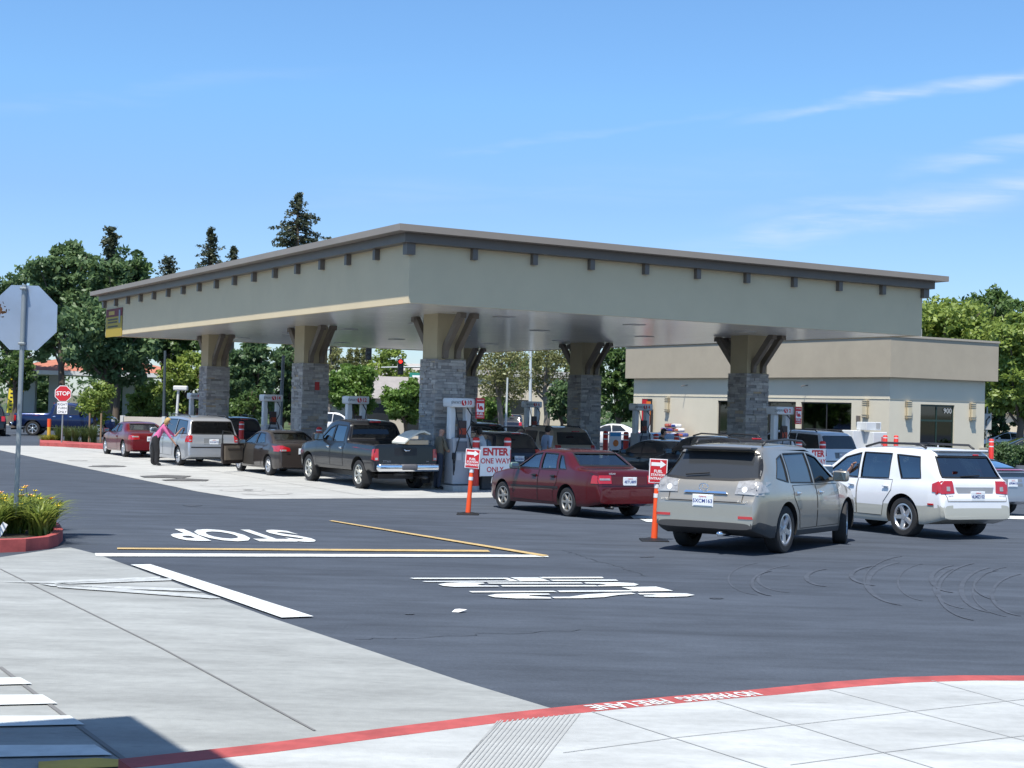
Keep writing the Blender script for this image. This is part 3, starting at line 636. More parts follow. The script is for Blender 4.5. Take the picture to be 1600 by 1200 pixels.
text('address_number', '900', .36, mat('number_white', (.55, .56, .55), .5), fr, (c-.42, OV+.055, 2.62), bold=.0, spacing=1.1)
b = MB(); b.box(((a+c)/2+.12, OV+.05, .95), (.09, .02, .2)); b.build('door_notice', SGWH, fr)
# interior of the shop: floor, shelves and back wall
b = MB(); b.box((KR/2+.3, KL/2, .02), (KR-1.6, KL-1.6, .03)); b.build('shop_floor', mat('shop_floor', (.25, .24, .22), .6), st)
b = MB(); b.box((KR-1.0, KL/2, 1.5), (.1, KL-1.6, 3)); b.build('partition', mat('shop_wall', (.16, .14, .12), .9), st)
rs = random.Random(5)
for k in range(9):
    b = MB(); y = 1.6+k*2.1; x = 2.2+rs.uniform(-.3, .5); h = rs.uniform(1.1, 1.7)
    b.box((x, y, h/2), (.5, 1.2, h)); sh = b.build('display_shelf', mat('shelf_%d' % (k % 4), ((.12, .03, .02), (.03, .05, .12), (.15, .12, .03), (.1, .1, .1))[k % 4], .6), st)
b = MB(); b.box((.5+OV, (wy[0][0]+wy[0][1])/2-.6, 2.0), (.02, .5, 1.6)); b.build('hanging_poster', mat('poster_red', (.25, .04, .03), .6), st)
b = MB(); b.box(((dx0+dx1)/2-.1, OV+.4, 2.3), (.3, .02, .9)); b.build('hanging_poster', mat('poster_blue', (.03, .06, .2), .6), st)
# wall lamps
def sconce(loc, rz, label):
    s_ = thing('wall_lamp', label, 'wall lamp', loc, rz, 'cream wall lamps with bronze bars on the store')
    b = MB(); b.box((0, -.1, 0), (.26, .18, .86), bev=.02); b.build('shade', mat('lamp_shade', (.60, .52, .36), .5), s_)
    for z in (-.38, -.28, .2, .3, .4):
        b = MB(); b.box((0, -.1, z), (.30, .21, .02)); b.build('bar', BRON, s_)
    for x in (-.15, .15): b = MB(); b.box((x, -.1, 0), (.025, .03, .88)); b.build('upright', mat('lamp_frame', (.36, .30, .20), .5), s_)
def zat(px, py, base, dvec, t): return AT(px, py, (KO+base+dvec*t).y).z
zz_ = 2.62
sconce(KO+dR*OV+dL*yl(1044)+Vector((0, 0, zz_)), ROTC-math.pi/2, 'wall lamp left of the store windows, at the far end')
sconce(KO+dR*OV+dL*yl(1354)+Vector((0, 0, zz_)), ROTC-math.pi/2, 'wall lamp between the big window and the building corner')
sconce(KO+dL*OV+dR*xr(1417)+Vector((0, 0, zz_)), ROTC, 'wall lamp left of the door numbered 900')
sconce(KO+dL*OV+dR*xr(1517)+Vector((0, 0, zz_)), ROTC, 'wall lamp right of the door numbered 900')
for px, lb in ((1074, 'small rod fixture casting a thin shadow on the wall beside the far wall lamp'), (1262, 'small rod fixture over the big store window')):
    fx = thing('wall_fixture', lb, 'fixture', KO+dR*(OV-.03)+dL*yl(px, 3.6)+Vector((0, 0, 3.72)), ROTC-math.pi/2)
    b = MB(); b.tube([(0, .02, .05), (0, -.35, 0), (0, -.40, -.05)], .025, 8); b.build('arm', BRON, fx)
ps = thing('poster_stand', 'upright red and orange price poster at the left end of the store', 'poster', KO+dR*(OV-.25)+dL*yl(1016), ROTC-math.pi/2)
b = MB(); b.box((0, 0, 1.85), (.95, .06, 2.2)); b.build('frame', DARK, ps)
b = MB(); b.box((-.18, -.04, 1.85), (.5, .02, 2.1)); b.build('red_print', SGRED, ps)
b = MB(); b.box((.2, -.042, 2.0), (.42, .02, 1.6)); b.build('orange_print', mat('poster_orange', (.75, .2, .03), .5), ps)
b = MB(); b.box((0, -.055, 1.15), (.85, .02, .55)); b.build('white_print', SGWH, ps)
text('price', '2.28', .4, mat('price_yellow', (.8, .6, .05), .5), ps, (.2, -.056, 2.2), rz=0, bold=.01).rotation_euler = (R(90), R(-90), 0)
wx = thing('wall_box', 'small dark box on the wall left of the wall lamp near the building corner', 'box', KO+dR*(OV-.05)+dL*yl(1342)+Vector((0, 0, 2.15)), ROTC-math.pi/2)
b = MB(); b.box((0, 0, 0), (.22, .1, .3), bev=.02); b.box((.0, -.01, -.4), (.06, .06, .5)); b.build('housing', BRON, wx)
# stacked bags at the wall
cb = KO+dR*(OV-.7)+dL*yl(1062); rs = random.Random(3)
k = 0
for z, n in ((.16, 6), (.42, 6), (.68, 5), (.94, 4), (1.2, 3), (1.44, 2)):
    for j in range(n):
        bg_ = thing('charcoal_bag', 'striped red and blue bag in the stack against the store wall', 'bag', cb+dL*(j-n/2)*.62+Vector((0, 0, z)), ROTC+math.pi/2+rs.uniform(-.15, .15), 'bags stacked against the store wall')
        b = MB(); b.box((0, 0, 0), (.60, .42, .22), bev=.08); bo = b.build('bag', mat('bag_%d' % (k % 3), ((.6, .6, .62), (.25, .05, .06), (.06, .08, .25))[k % 3], .4, noise=.35, nscale=9), bg_, 60)
        b = MB(); b.box((0, .005, .0), (.40, .44, .14), bev=.03); b.build('print', mat('bagp_%d' % (k % 2), ((.05, .08, .3), (.55, .15, .08))[k % 2], .4), bg_); k += 1
# ice box and cooler unit
ib = thing('ice_box', 'white ice merchandiser with a red letter on its side by the store', 'ice box', KO-dL*1.6+dR*(xr(1362)-.2) if False else AT(1364, 735, 62.0).xy.to_3d(), ROTC)
b = MB(); b.box((0, 0, .83), (.85, .8, 1.56), bev=.03); b.build('cabinet', WHT, ib)
b = MB(); b.box((-.75, .5, .86), (.7, .7, 1.6), bev=.03); b.build('door_side', WHT, ib)
b = MB(); b.box((-.2, .1, 1.86), (.9, .6, .36), bev=.02); cu = b.build('compressor', WHT, ib)
b = MB()
for k in range(5): b.box((-.05+k*.05, -.205, 1.88), (.025, .02, .26))
b.build('vent_grille', GRYM, cu)
text('lettering', 'I', .5, SGRED, ib, (.1, -.405, 1.2), bold=.02)
# ================================================================ FAR STRUCTURES
def far(name, label, cat, px, py, Y, rz=0): p = AT(px, py, Y); return thing(name, label, cat, (p.x, Y, 0), rz)
TERR = mat('terracotta', (.42, .16, .105), .9, noise=.15, nscale=2)
Yg = 112; ppm = FPX/Yg
g = far('far_gas_station', 'neighbouring gas station canopy with a terracotta hipped roof on grey columns', 'gas station', 150, 640, Yg, R(6))
b = MB(); x0, x1, zr0, zr1 = -6.6, 7.6, 4.15, 5.25
b.add([(x0, -4, zr0), (x1, -4, zr0), (x1, 5, zr0), (x0, 5, zr0), (x0+4.0, .2, zr1), (x1-5.2, .2, zr1)], [(0, 1, 5, 4), (1, 2, 5), (2, 3, 4, 5), (3, 0, 4)]); b.build('hipped_roof', TERR, g)
b = MB(); b.box(((x0+x1)/2, .5, 3.98), (x1-x0+.3, 9.3, .32)); b.build('fascia', mat('pale_fascia', (.62, .64, .66), .5), g)
for x in (-4.9, -3.0, .9, 2.6): b = MB(); b.box((x, -1+(x > 0)*.5, 1.92), (.85, .7, 3.84)); b.build('column', mat('far_grey', (.34, .36, .38), .7), g)
for x, z in ((-6.0, 2.0), (4.6, 2.0)): 
    b = MB(); b.box((x, 1, z+.6), (1.9, .4, .35)); b.build('price_band', mat('band_red', (.5, .03, .02), .5), g)
    b = MB(); b.box((x+.5, .98, z+.6), (.8, .4, .3)); b.build('price_band', mat('band_yellow', (.7, .4, .03), .5), g)
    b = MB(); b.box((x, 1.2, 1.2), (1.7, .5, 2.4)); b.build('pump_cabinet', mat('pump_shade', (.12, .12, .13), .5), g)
def wallb(label, px0, px1, py0, Y, z1, col, name='low_wall', zb=0, dep=.3):
    a = AT(px0, py0, Y); c = AT(px1, py0, Y); t = thing(name, label, 'wall', ((a.x+c.x)/2, Y, 0))
    b = MB(); b.box((0, 0, (z1+zb)/2), (c.x-a.x, dep, z1-zb)); b.build('panel', mat('wallc_%s' % label[:8], col, .85, noise=.05), t)
    for s_ in (-1, 1): b = MB(); b.box((s_*(c.x-a.x)/2, -.02, (z1+.05)/2), (.16, dep+.1, z1+.05)); b.build('end_post', WHT, t)
    return t
wallb('low white enclosure wall beyond the maroon coupe', 191, 256, 680, 74, 1.28, (.60, .55, .49))
def house(label, px, Y, w, d, h, rh, wc, rc, wins, rz=0, name='house', flat=False):
    t = far(name, label, 'building', px, 640, Y, rz)
    b = MB(); b.box((0, d/2, h/2), (w, d, h)); b.build('wall', mat('hw_%s' % label[:14], wc, .85, noise=.06), t)
    b = MB(); e_ = .5
    if flat: b.box((0, d/2, h+rh/2), (w+.6, d+.6, rh))
    else: b.add([(-w/2-e_, -e_, h), (w/2+e_, -e_, h), (w/2+e_, d+e_, h), (-w/2-e_, d+e_, h), (-w/2+d*.35, d/2, h+rh), (w/2-d*.35, d/2, h+rh)], [(0, 1, 5, 4), (1, 2, 5), (2, 3, 4, 5), (3, 0, 4), (0, 3, 2, 1)])
    b.build('roof', mat('hr_%s' % label[:14], rc, .9, noise=.15, nscale=3), t)
    for x, z, ww, hh in wins: b = MB(); b.box((x, -.02, z), (ww, .1, hh)); b.build('window', mat('far_window', (.025, .028, .03), .2), t)
    return t
house('small beige house with a grey roof between two round green trees', 600, 92, 9, 6, 2.6, 1.5, (.50, .44, .35), (.28, .26, .25), [(-.6, 1.3, 1.9, 1.9), (2.6, 1.3, 2.2, 1.9)])
house('pale flat roofed building behind the bare branched trees', 830, 116, 9.5, 8, 4.7, .5, (.55, .48, .38), (.42, .40, .38), [(-2.5, 1.5, 4.5, 2.6)], flat=True, name='far_building')
house('cream wall of a building at the far right edge behind the trees', 1600, 104, 16, 8, 2.6, .35, (.58, .50, .38), (.5, .45, .36), [], flat=True, name='far_building')
house('low grey roofed building in the trees behind the red traffic light', 625, 135, 14, 8, 4.6, 1.6, (.42, .38, .34), (.36, .34, .32), [], name='far_building')
# stop signs
def octagon(r): return [(r*math.cos(R(22.5+45*k))/math.cos(R(22.5)), r*math.sin(R(22.5+45*k))/math.cos(R(22.5))) for k in range(8)]
ns = thing('stop_sign', 'bare metal back of a large stop sign on a steel pole at the left edge', 'road sign', G(23, 846)+Vector((0, 0, 0)), R(4))
zc_ = AT(32, 496, ns.location.y).z-ns.location.z
lean = Matrix.Rotation(R(.45), 3, 'Y')
b = MB(); b.tube([(0, 0, 0), lean @ Vector((0, 0, zc_+.48))], .034, 14); b.build('pole', GALV, ns, 50)
b = MB(); b.prism(octagon(.47), 'y', .045, .051); p_ = b.build('plate', mat('sign_back', (.36, .44, .56), .38, metal=.55, noise=.12, nscale=1.5), ns); p_.location = lean @ Vector((0, 0, zc_))
b = MB(); b.prism(octagon(.46), 'y', .052, .054); b.build('sign_face', SGRED, p_)
for z in (-.38, .42): b = MB(); b.box((0, -.02, z), (.09, .09, .035), bev=.006); b.tube([(0, -.07, z), (0, -.03, z)], .012, 8); b.build('clamp', GALV, p_)
fs_ = thing('stop_sign', 'red stop sign with a right turn only plate in the far shrub bed', 'road sign', G(96, 697), R(4))
q = fs_.location.y/FPX; hz = 620
zs_ = AT(97, 615, fs_.location.y).z
b = MB(); b.tube([(0, 0, 0), (.03, 0, zs_+.3)], .035, 10); b.build('pole', GALV, fs_)
b = MB(); b.prism(octagon(.37), 'y', -.06, -.05); p_ = b.build('plate', SGWH, fs_); p_.location = (.02, 0, zs_)
b = MB(); b.prism(octagon(.34), 'y', -.066, -.061); f_ = b.build('red_face', SGRED, p_)
text('lettering', 'STOP', .26, SGWH, p_, (0, -.069, 0), bold=.02, spacing=.95)
b = MB(); b.box((0, -.055, zs_-.66), (.46, .01, .54)); pl = b.build('turn_plate', SGWH, fs_)
for i, t_ in enumerate(('RIGHT', 'TURN', 'ONLY')): text('lettering', t_, .15, INK, pl, (0, -.062, zs_-.5-.17*i), bold=.01)
# feather flag
fl = far('feather_flag', 'tall yellow feather flag with dark lettering at the far left', 'flag', 16, 640, 96, 0)
z0_, z1_ = AT(14, 645, 96).z, AT(18, 590, 96).z
b = MB(); b.tube([(-.35, 0, 0), (-.1, 0, z1_), (.15, 0, z1_+.15)], .03, 6); b.build('pole', GALV, fl)
b = MB(); b.prism([(-.30, z0_), (.12, z0_), (.36, z1_-.2), (.2, z1_), (-.12, z1_-.05)], 'y', -.01, .01); f_ = b.build('flag_cloth', mat('flag_yellow', (.80, .62, .04), .7), fl)
b = MB(); 
for k in range(7): b.box((.0+.018*k, -.014, z0_+.25+k*.27), (.17, .004, .11), rot=Matrix.Rotation(R(5), 3, 'Y'))
b.build('print', INK, f_)
# poles, lamps and traffic signals
def pole(label, cat, px, pyb, pyt, Y, r, m, pxt=None, name='lamp_post'):
    a = AT(px, pyb, Y); c = AT(pxt or px, pyt, Y); t = thing(name, label, cat, (a.x, Y, 0)); b = MB(); b.tube([(0, 0, 0), (c.x-a.x, 0, c.z)], [r, r*.75], 10); b.build('pole', m, t, 60); return t, Vector((c.x-a.x, 0, c.z))
t, c = pole('tall dark lamp post behind the low white wall', 'lamp post', 255, 680, 548, 80, .09, mat('pole_dark', (.06, .075, .08), .5), 258)
t, c = pole('short white lamp post with a flat head behind the silver minivan', 'lamp post', 274, 660, 607, 66, .075, WHT, 279)
b = MB(); b.box((c.x+.1, 0, c.z+.02), (.66, .3, .22), bev=.05); b.build('lamp_head', WHT, t)
t, c = pole('grey blue steel pole left of the second stone column', 'pole', 436, 690, 555, 62, .09, mat('pole_blue', (.22, .27, .32), .5), 443, name='street_pole')
t, c = pole('pale thin lamp post among the bare branched trees', 'lamp post', 790, 665, 590, 72, .06, mat('pole_pale', (.55, .60, .62), .5), 793)
t, c = pole('pale tall street pole behind fuel pump 6', 'pole', 829, 660, 545, 86, .11, mat('pole_pale', (.55, .60, .62), .5), 829, name='street_pole')
def signal(label, px, py, Y, red=False, s=1.0):
    a = AT(px, py, Y); t = thing('traffic_signal', label, 'traffic light', (a.x, Y, a.z), 0, 'traffic signals on the mast arms')
    b = MB(); b.box((0, 0, 0), (.42*s, .3, 1.15*s), bev=.05); b.build('housing', mat('signal_black', (.012, .012, .012), .6), t)
    for k, z in enumerate((.36, 0, -.36)):
        b = MB(); b.lathe([(.001, -.17), (.12*s, -.17), (.12*s, -.15)], 14, (0, 0, z*s), 'y'); b.build('lens', mat('lens_lit_red', (1, .02, .01), .4, emis=3) if (red and k == 0) else mat('lens_dark', (.04, .04, .04), .3), t)
        b = MB(); b.prism([(-.15, z*s+.16), (.15, z*s+.16), (.15, z*s+.13), (-.15, z*s+.13)], 'y', -.35, -.15); b.build('visor', BLK, t)
    return t
signal('upper dark traffic signal head left of the second gap under the canopy', 520, 550, 96); signal('lower dark traffic signal head hung beneath its neighbour', 522, 560, 95, s=.8)
signal('dark traffic signal head hanging just below the canopy soffit', 576, 550, 98); signal('traffic signal showing a red light above the round tree', 626, 573, 100, True)
m1, c = pole('grey mast arm pole carrying two signal heads', 'mast arm', 470, 680, 556, 97, .12, GALV, 472, name='signal_mast')
a = AT(470, 558, 97); e2 = AT(534, 540, 97); b = MB(); b.tube([c, (e2.x-a.x, 0, e2.z)], [.09, .06], 8); b.build('arm', GALV, m1)
m2, c = pole('grey mast arm pole behind the nearest left stone column', 'mast arm', 668, 680, 573, 101, .12, GALV, 668, name='signal_mast')
a = AT(668, 574, 101); e2 = AT(593, 574, 101); b = MB(); b.tube([c, (e2.x-a.x, 0, e2.z)], [.08, .05], 8); b.build('arm', GALV, m2)
sp = AT(651, 588, 99); t = thing('street_name_sign', 'small green street name sign beside the nearest left stone column', 'road sign', (sp.x, 99, sp.z)); b = MB(); b.box((0, 0, 0), (1.0, .04, .5), bev=.01); b.build('plate', mat('sign_green', (.02, .22, .16), .5), t)
b = MB(); b.box((0, -.025, .0), (.6, .01, .14)); b.build('lettering_strip', SGWH, t)
t = thing('arrow_sign', 'small white sign with a black arrow at the right end of the store', 'sign', AT(1542, 660, 70.5).xy.to_3d(), 0)
b = MB(); b.tube([(0, 0, 0), (0, 0, 2.9)], .04, 8); b.build('pole', GALV, t); b = MB(); b.box((0, -.05, 2.15), (.42, .02, .8)); pl = b.build('plate', mat('plate_dull', (.42, .42, .40), .6), t)
b = MB(); b.tube([(-.06, -.07, 1.95), (-.06, -.07, 2.2), (.06, -.07, 2.35)], .025, 6); b.prism([(.02, 2.38), (.14, 2.32), (.11, 2.46)], 'y', -.075, -.065); b.build('arrow', INK, pl)
st_ = thing('price_board', 'white price board with a blue and orange print near pump 4', 'sign', line_a(15.6, 960), ROTC)
b = MB(); b.box((0, 0, 1.1), (.55, .04, .7)); p_ = b.build('panel', SGWH, st_); b = MB(); b.box((0, -.025, 1.36), (.5, .01, .14)); b.build('blue_print', mat('sign_blue', (.05, .3, .6), .5), p_)
b = MB(); b.lathe([(.001, -.03), (.13, -.03), (.13, -.02)], 16, (.02, 0, 1.02), 'y'); b.build('orange_print', mat('poster_orange', (.75, .2, .03), .5), p_)
b = MB(); b.box((-.22, 0, .4), (.04, .04, .8)); b.box((.22, 0, .4), (.04, .04, .8)); b.build('stand', GALV, st_)
# roof of the shop behind the photographer: throws the shadow at the lower left
c0 = G(181, 1128); hh = 5.0+c0.z
off = Vector((SUN.x, SUN.y, 0))/SUN.z*(hh-c0.z); c1_ = c0+off; e1 = (G(0, 1140)-c0); e1.z = 0; e1.normalize(); e2 = (G(288, 1199)-c0); e2.z = 0; e2.normalize()
aw = thing('shop_awning', 'flat awning of the shop behind the camera', 'awning', (c1_.x, c1_.y, hh))
P = [Vector((0, 0, 0)), e1*12, e1*12+e2*9, e2*9]
b = MB(); b.prism([(p.x, p.y) for p in P], 'z', 0, .35); b.build('roof_slab', STUCW, aw)
# ================================================================ TREES AND PLANTS
def tone_mesh(name, V, F, tones):
    me = bpy.data.meshes.new(name); nv, nf = len(V), len(F)
    me.vertices.add(nv); me.vertices.foreach_set('co', V.astype('f').ravel()); k = F.shape[1]
    me.loops.add(nf*k); me.loops.foreach_set('vertex_index', F.astype('i').ravel()); me.polygons.add(nf)
    me.polygons.foreach_set('loop_start', np.arange(0, nf*k, k, dtype='i')); me.polygons.foreach_set('loop_total', np.full(nf, k, dtype='i'))
    me.update(calc_edges=True); a = me.attributes.new('tone', 'FLOAT', 'FACE'); a.data.foreach_set('value', tones.astype('f')); return me
def leaf_cloud(centers, rad, n, size, flat=.8, seed=0, tone_c=None):
    g = np.random.default_rng(seed); C_ = np.repeat(centers, n, 0); m = len(C_)
    off = g.normal(size=(m, 3)); off /= np.linalg.norm(off, axis=1)[:, None]; rr = g.random(m)**.45
    off *= (rr*np.repeat(rad, n) if np.ndim(rad) else rr*rad)[:, None]; off[:, 2] *= flat; P = C_+off
    nrm = g.normal(size=(m, 3))+off*.9/(np.mean(rad))+np.array([0, 0, .6]); nrm /= np.linalg.norm(nrm, axis=1)[:, None]
    t = np.cross(nrm, g.normal(size=(m, 3))); t /= np.linalg.norm(t, axis=1)[:, None]; s = np.cross(nrm, t)
    sz = size*(.6+.8*g.random(m))[:, None]; t *= sz; s *= sz*.55
    V = np.stack([P-t, P+s*.9-t*.1, P+t, P-s*.9+t*.1], 1).reshape(-1, 3); F = np.arange(m*4).reshape(m, 4)
    tc = np.repeat(tone_c if tone_c is not None else g.random(len(centers)), n); tones = np.clip(tc*.65+g.random(m)*.45, 0, 1); return V, F, tones
GRN = {'dark': leaf_mat('leaf_dark', (.055, .105, .048), (.15, .235, .09)), 'mid': leaf_mat('leaf_mid', (.045, .095, .03), (.14, .22, .06)), 'lime': leaf_mat('leaf_lime', (.12, .19, .035), (.32, .40, .09)),
 'left': leaf_mat('leaf_left', (.065, .12, .055), (.18, .27, .11)), 'olive': leaf_mat('leaf_olive', (.13, .135, .055), (.26, .27, .10)), 'pine': leaf_mat('leaf_pine', (.035, .055, .036), (.10, .115, .065)), 'red': leaf_mat('leaf_red', (.09, .05, .02), (.22, .10, .04)), 'bright': leaf_mat('leaf_bright', (.07, .15, .03), (.20, .32, .07))}
def tree(label, kind, px, py0, py1, hw, Y, nclump=150, per=40, size=.16, seed=0, trunk=True, sparse=0, name='tree', group=None, lobes=9, bark=None, crad=None):
    top = AT(px, py0, Y).z; bot = AT(px, py1, Y).z; x = AT(px, 640, Y).x; w = hw*Y/FPX
    t = thing(name, label, 'tree', (x, Y, 0), 0, group); g = np.random.default_rng(seed+11); cz = (top+bot)/2; h = (top-bot)/2
    # lobes fill the envelope, clumps sit on the lobes
    L_ = []
    for k in range(lobes):
        a = 2*math.pi*k/lobes*2.4+g.random()*1.2; v = -1+2*(k+.5)/lobes; r_ = math.sqrt(max(.0, 1-v*v*.85))
        L_.append((np.array([math.cos(a)*w*.56*r_, math.sin(a)*w*.56*r_, cz+v*h*.66]), np.array([w*.47, w*.47, h*.36])*(.8+.4*g.random())))
    cs = []; tn = []
    while len(cs) < nclump:
        c, r_ = L_[int(g.integers(len(L_)))]; d = g.normal(size=3); d /= np.linalg.norm(d); p = c+d*r_*(.72+.32*g.random()); q = (p-np.array([0, 0, cz]))/np.array([w, w, h])
        if np.linalg.norm(q) > 1.08: continue
        cs.append(p); tn.append(g.random())
    cs = np.array(cs); cr = crad or max(.28, min(w, h)*.22); V, F, T = leaf_cloud(cs, cr*(.6+.7*g.random(len(cs))), per, size, .75, seed, np.array(tn))
    link('crown', tone_mesh('crown', V, F, T), GRN[kind], t)
    if trunk:
        b = MB(); tr = max(.1, min(.4, w*.085)); bm_ = bark or BARK; zt = bot+(top-bot)*.35
        b.tube([(0, 0, 0), (.06*w, 0, zt*.4), (-.03*w, .02, zt*.8), (0, 0, zt+h*.5)], [tr*1.25, tr, tr*.8, tr*.3], 10)
        for c, r_ in L_:
            s0 = Vector((0, 0, min(zt, max(bot*.9, c[2]-h*.55)))); e_ = Vector(c); mdl = (s0+e_)/2+Vector((0, 0, -.08*h))
            b.tube([s0, mdl, e_, e_+Vector((e_.x*.4, e_.y*.4, h*.25))], [tr*.5, tr*.34, tr*.18, .02], 6)
        b.build('trunk', bm_, t, 60)
    return t
def conifer(label, px, py0, py1, hw, Y, seed=0, size=.2, kind='pine', group='tall conifers beyond the trees', shape=1.0, name='conifer'):
    top = AT(px, py0, Y).z; bot = AT(px, py1, Y).z; x = AT(px, 640, Y).x; w = hw*Y/FPX; H_ = top-bot
    t = thing(name, label, 'conifer', (x, Y, 0), 0, group); g = np.random.default_rng(seed); cs = []; rad = []
    b = MB(); b.tube([(0, 0, 0), (0, 0, bot), (0, 0, top-.1)], [.35, .25, .03], 8)
    n = int(H_/.30)
    for k in range(n):
        f = (k+.5)/n; z = bot+H_*f; rr = w*((1-f)**(.8*shape))*(.6+.7*g.random())+.1
        for j in range(int(6+3*g.random())):
            a = g.random()*6.28; l = rr*(.45+.65*g.random()); e_ = Vector((math.cos(a)*l, math.sin(a)*l, z+g.uniform(-.35, .3)-l*.15)); b.tube([(0, 0, z), e_], [.05, .015], 4, False)
            for s_ in np.linspace(.3, 1, max(2, int(l/.35))): cs.append((e_.x*s_, e_.y*s_, z+(e_.z-z)*s_)); rad.append(.26*(1.15-.4*s_)+.05)
    cs.append((0, 0, top-.2)); rad.append(.2)
    V, F, T = leaf_cloud(np.array(cs), np.array(rad), 12, size*.8, .75, seed); link('crown', tone_mesh('crown', V, F, T), GRN[kind], t); b.build('trunk', BARK, t, 60); return t
Gm = 'broadleaf trees massed at the left'
tree('leafy dark green tree at the far left edge behind the sign back', 'left', 18, 404, 575, 62, 104, 190, 50, .2, 1, group=Gm)
tree('tall leafy tree rising directly right of the sign back', 'left', 92, 366, 572, 58, 98, 240, 55, .2, 2, group=Gm)
tree('dark dense tree right of the tall leafy tree, under the pointed top', 'dark', 180, 385, 570, 54, 96, 240, 55, .2, 3, group=Gm)
tree('large dark tree hanging over the terracotta roof, with a dark trunk', 'left', 165, 455, 604, 78, 90, 240, 60, .19, 4, group=Gm)
tree('mid green tree standing left under the canopy end', 'mid', 255, 500, 572, 62, 99, 170, 50, .19, 5, group=Gm)
tree('thin leafed tree overhanging the far gas station at the left', 'mid', 22, 540, 612, 40, 94, 90, 26, .15, 6)
tree('yellow green young tree in the far shrub bed, held by stakes', 'lime', 148, 594, 660, 32, 72, 90, 36, .10, 7)
tree('yellow green bushy tree behind the white lamp post', 'lime', 292, 545, 665, 46, 96, 170, 50, .15, 8)
tree('yellow green tree right of the low white wall', 'lime', 236, 602, 665, 38, 100, 90, 45, .14, 28)
tree('dark tree between the first and second stone columns', 'dark', 395, 522, 650, 48, 92, 170, 50, .17, 9)
tree('small bright green tree below the dark one, left of pump 14', 'mid', 386, 606, 668, 28, 70, 90, 45, .1, 10)
tree('dark tree behind the grey blue steel pole', 'dark', 440, 530, 665, 34, 96, 130, 50, .16, 11)
tree('round bright green tree behind fuel pump 12', 'bright', 552, 566, 648, 44, 78, 210, 50, .11, 12)
tree('round bright green tree left of the nearest stone column', 'bright', 633, 590, 662, 36, 76, 170, 50, .11, 13)
tree('yellow leaved tree top under the canopy behind the traffic lights', 'lime', 606, 540, 620, 36, 108, 90, 35, .15, 14)
tree('thin branched tree showing sky left of the second gap', 'olive', 514, 535, 640, 30, 90, 110, 20, .11, 15, bark=BARKG)
tree('sparse brown green tree with bare grey branches, left of two', 'olive', 780, 522, 640, 54, 80, 230, 20, .09, 16, bark=BARKG)
tree('sparse brown green tree with bare grey branches, right of two', 'olive', 852, 526, 628, 56, 90, 230, 20, .10, 17, bark=BARKG)
tree('low bright green tree behind the black vehicle beside pump 10', 'bright', 765, 615, 665, 32, 100, 90, 40, .13, 31)
tree('dark green tree left of the shaded back stone column', 'dark', 878, 590, 662, 24, 84, 80, 45, .13, 18)
tree('deep green leafy tree between the shaded column and the store', 'mid', 965, 520, 665, 38, 96, 190, 55, .15, 19)
tree('back leafy tree whose dark top shows above the store roof', 'mid', 1540, 448, 600, 74, 120, 220, 45, .24, 20)
tree('broad light green tree directly above the store roof', 'lime', 1470, 462, 620, 92, 104, 330, 60, .2, 21)
tree('light green tree right of the store with a dark hollow below', 'lime', 1592, 478, 665, 62, 88, 280, 60, .17, 22)
tree('olive tree top at the far right edge', 'olive', 1612, 470, 600, 40, 130, 100, 40, .22, 23)
tree('low tree in shade between the store and the far cream wall', 'dark', 1556, 610, 690, 30, 92, 110, 50, .13, 24)
for i, (px, t_, hw, Y, kd, lb) in enumerate(((480, 560, 40, 118, 'mid', 'green tree far behind the gap between the second column and pump 12'), (690, 552, 46, 122, 'mid', 'green tree far behind the nearest left column'), (735, 560, 40, 118, 'olive', 'olive tree far behind the off roader'), (815, 548, 50, 126, 'mid', 'green tree far behind the pale street pole'), (900, 552, 44, 120, 'dark', 'dark tree far behind the shaded back column'), (1010, 548, 46, 112, 'mid', 'green tree hidden mostly behind the store left end'), (345, 560, 44, 118, 'mid', 'green tree far behind the first stone column'), (60, 560, 50, 120, 'dark', 'dark tree beyond the neighbouring gas station'), (195, 560, 50, 124, 'dark', 'dark tree beyond the terracotta roof'), (655, 600, 36, 118, 'lime', 'light green low tree far behind the street name sign'))):
    tree(lb, kd, px, t_, 665, hw, Y, 150, 40, .2, 50+i, group='far trees seen beneath the canopy')
conifer('tallest conifer standing above the left canopy roof', 457, 302, 402, 60, 128, 1, .17)
conifer('narrow conifer left of the tallest one', 322, 358, 440, 31, 122, 2, .15)
conifer('small conifer top just right of the narrow one', 358, 387, 440, 26, 126, 3, .15)
conifer('rounded conifer top left of the narrow one', 257, 402, 480, 22, 115, 4, .16, shape=.5)
conifer('dark pointed tree top above the left tree mass', 166, 356, 480, 30, 110, 5, .18, shape=.6)
for i, px in enumerate((545, 556, 566, 536, 574)):
    conifer('thin poplar spire %s above the round tree' % ('first', 'second', 'third', 'shortest', 'right end')[i] if False else ('thin poplar spire above the round tree, left of centre', 'thin poplar spire above the round tree, middle one', 'thin poplar spire above the round tree, right of centre', 'thin poplar spire above the round tree, far left one', 'thin poplar spire above the round tree, far right one')[i], px, 546+(i in (3, 4))*14, 620, 5, 125, 20+i, .12, 'olive', 'thin poplars behind the round tree', .6, 'poplar')
# belt of foliage closing the far background
bc = []
g_ = np.random.default_rng(4)
for k in range(420):
    x = g_.uniform(-85, 95); h = 3.0+2.2*math.sin(x*.21)+1.2*math.sin(x*.53+1); bc.append((x, 150+g_.uniform(-4, 4), g_.uniform(.2, max(2.4, h))))
V, F, T = leaf_cloud(np.array(bc), 1.5, 34, .3, .8, 9); o = link('distant_woods', tone_mesh('distant_woods', V, F, T), GRN['dark']); o['kind'] = 'stuff'; o['label'] = 'distant band of dark foliage along the horizon'
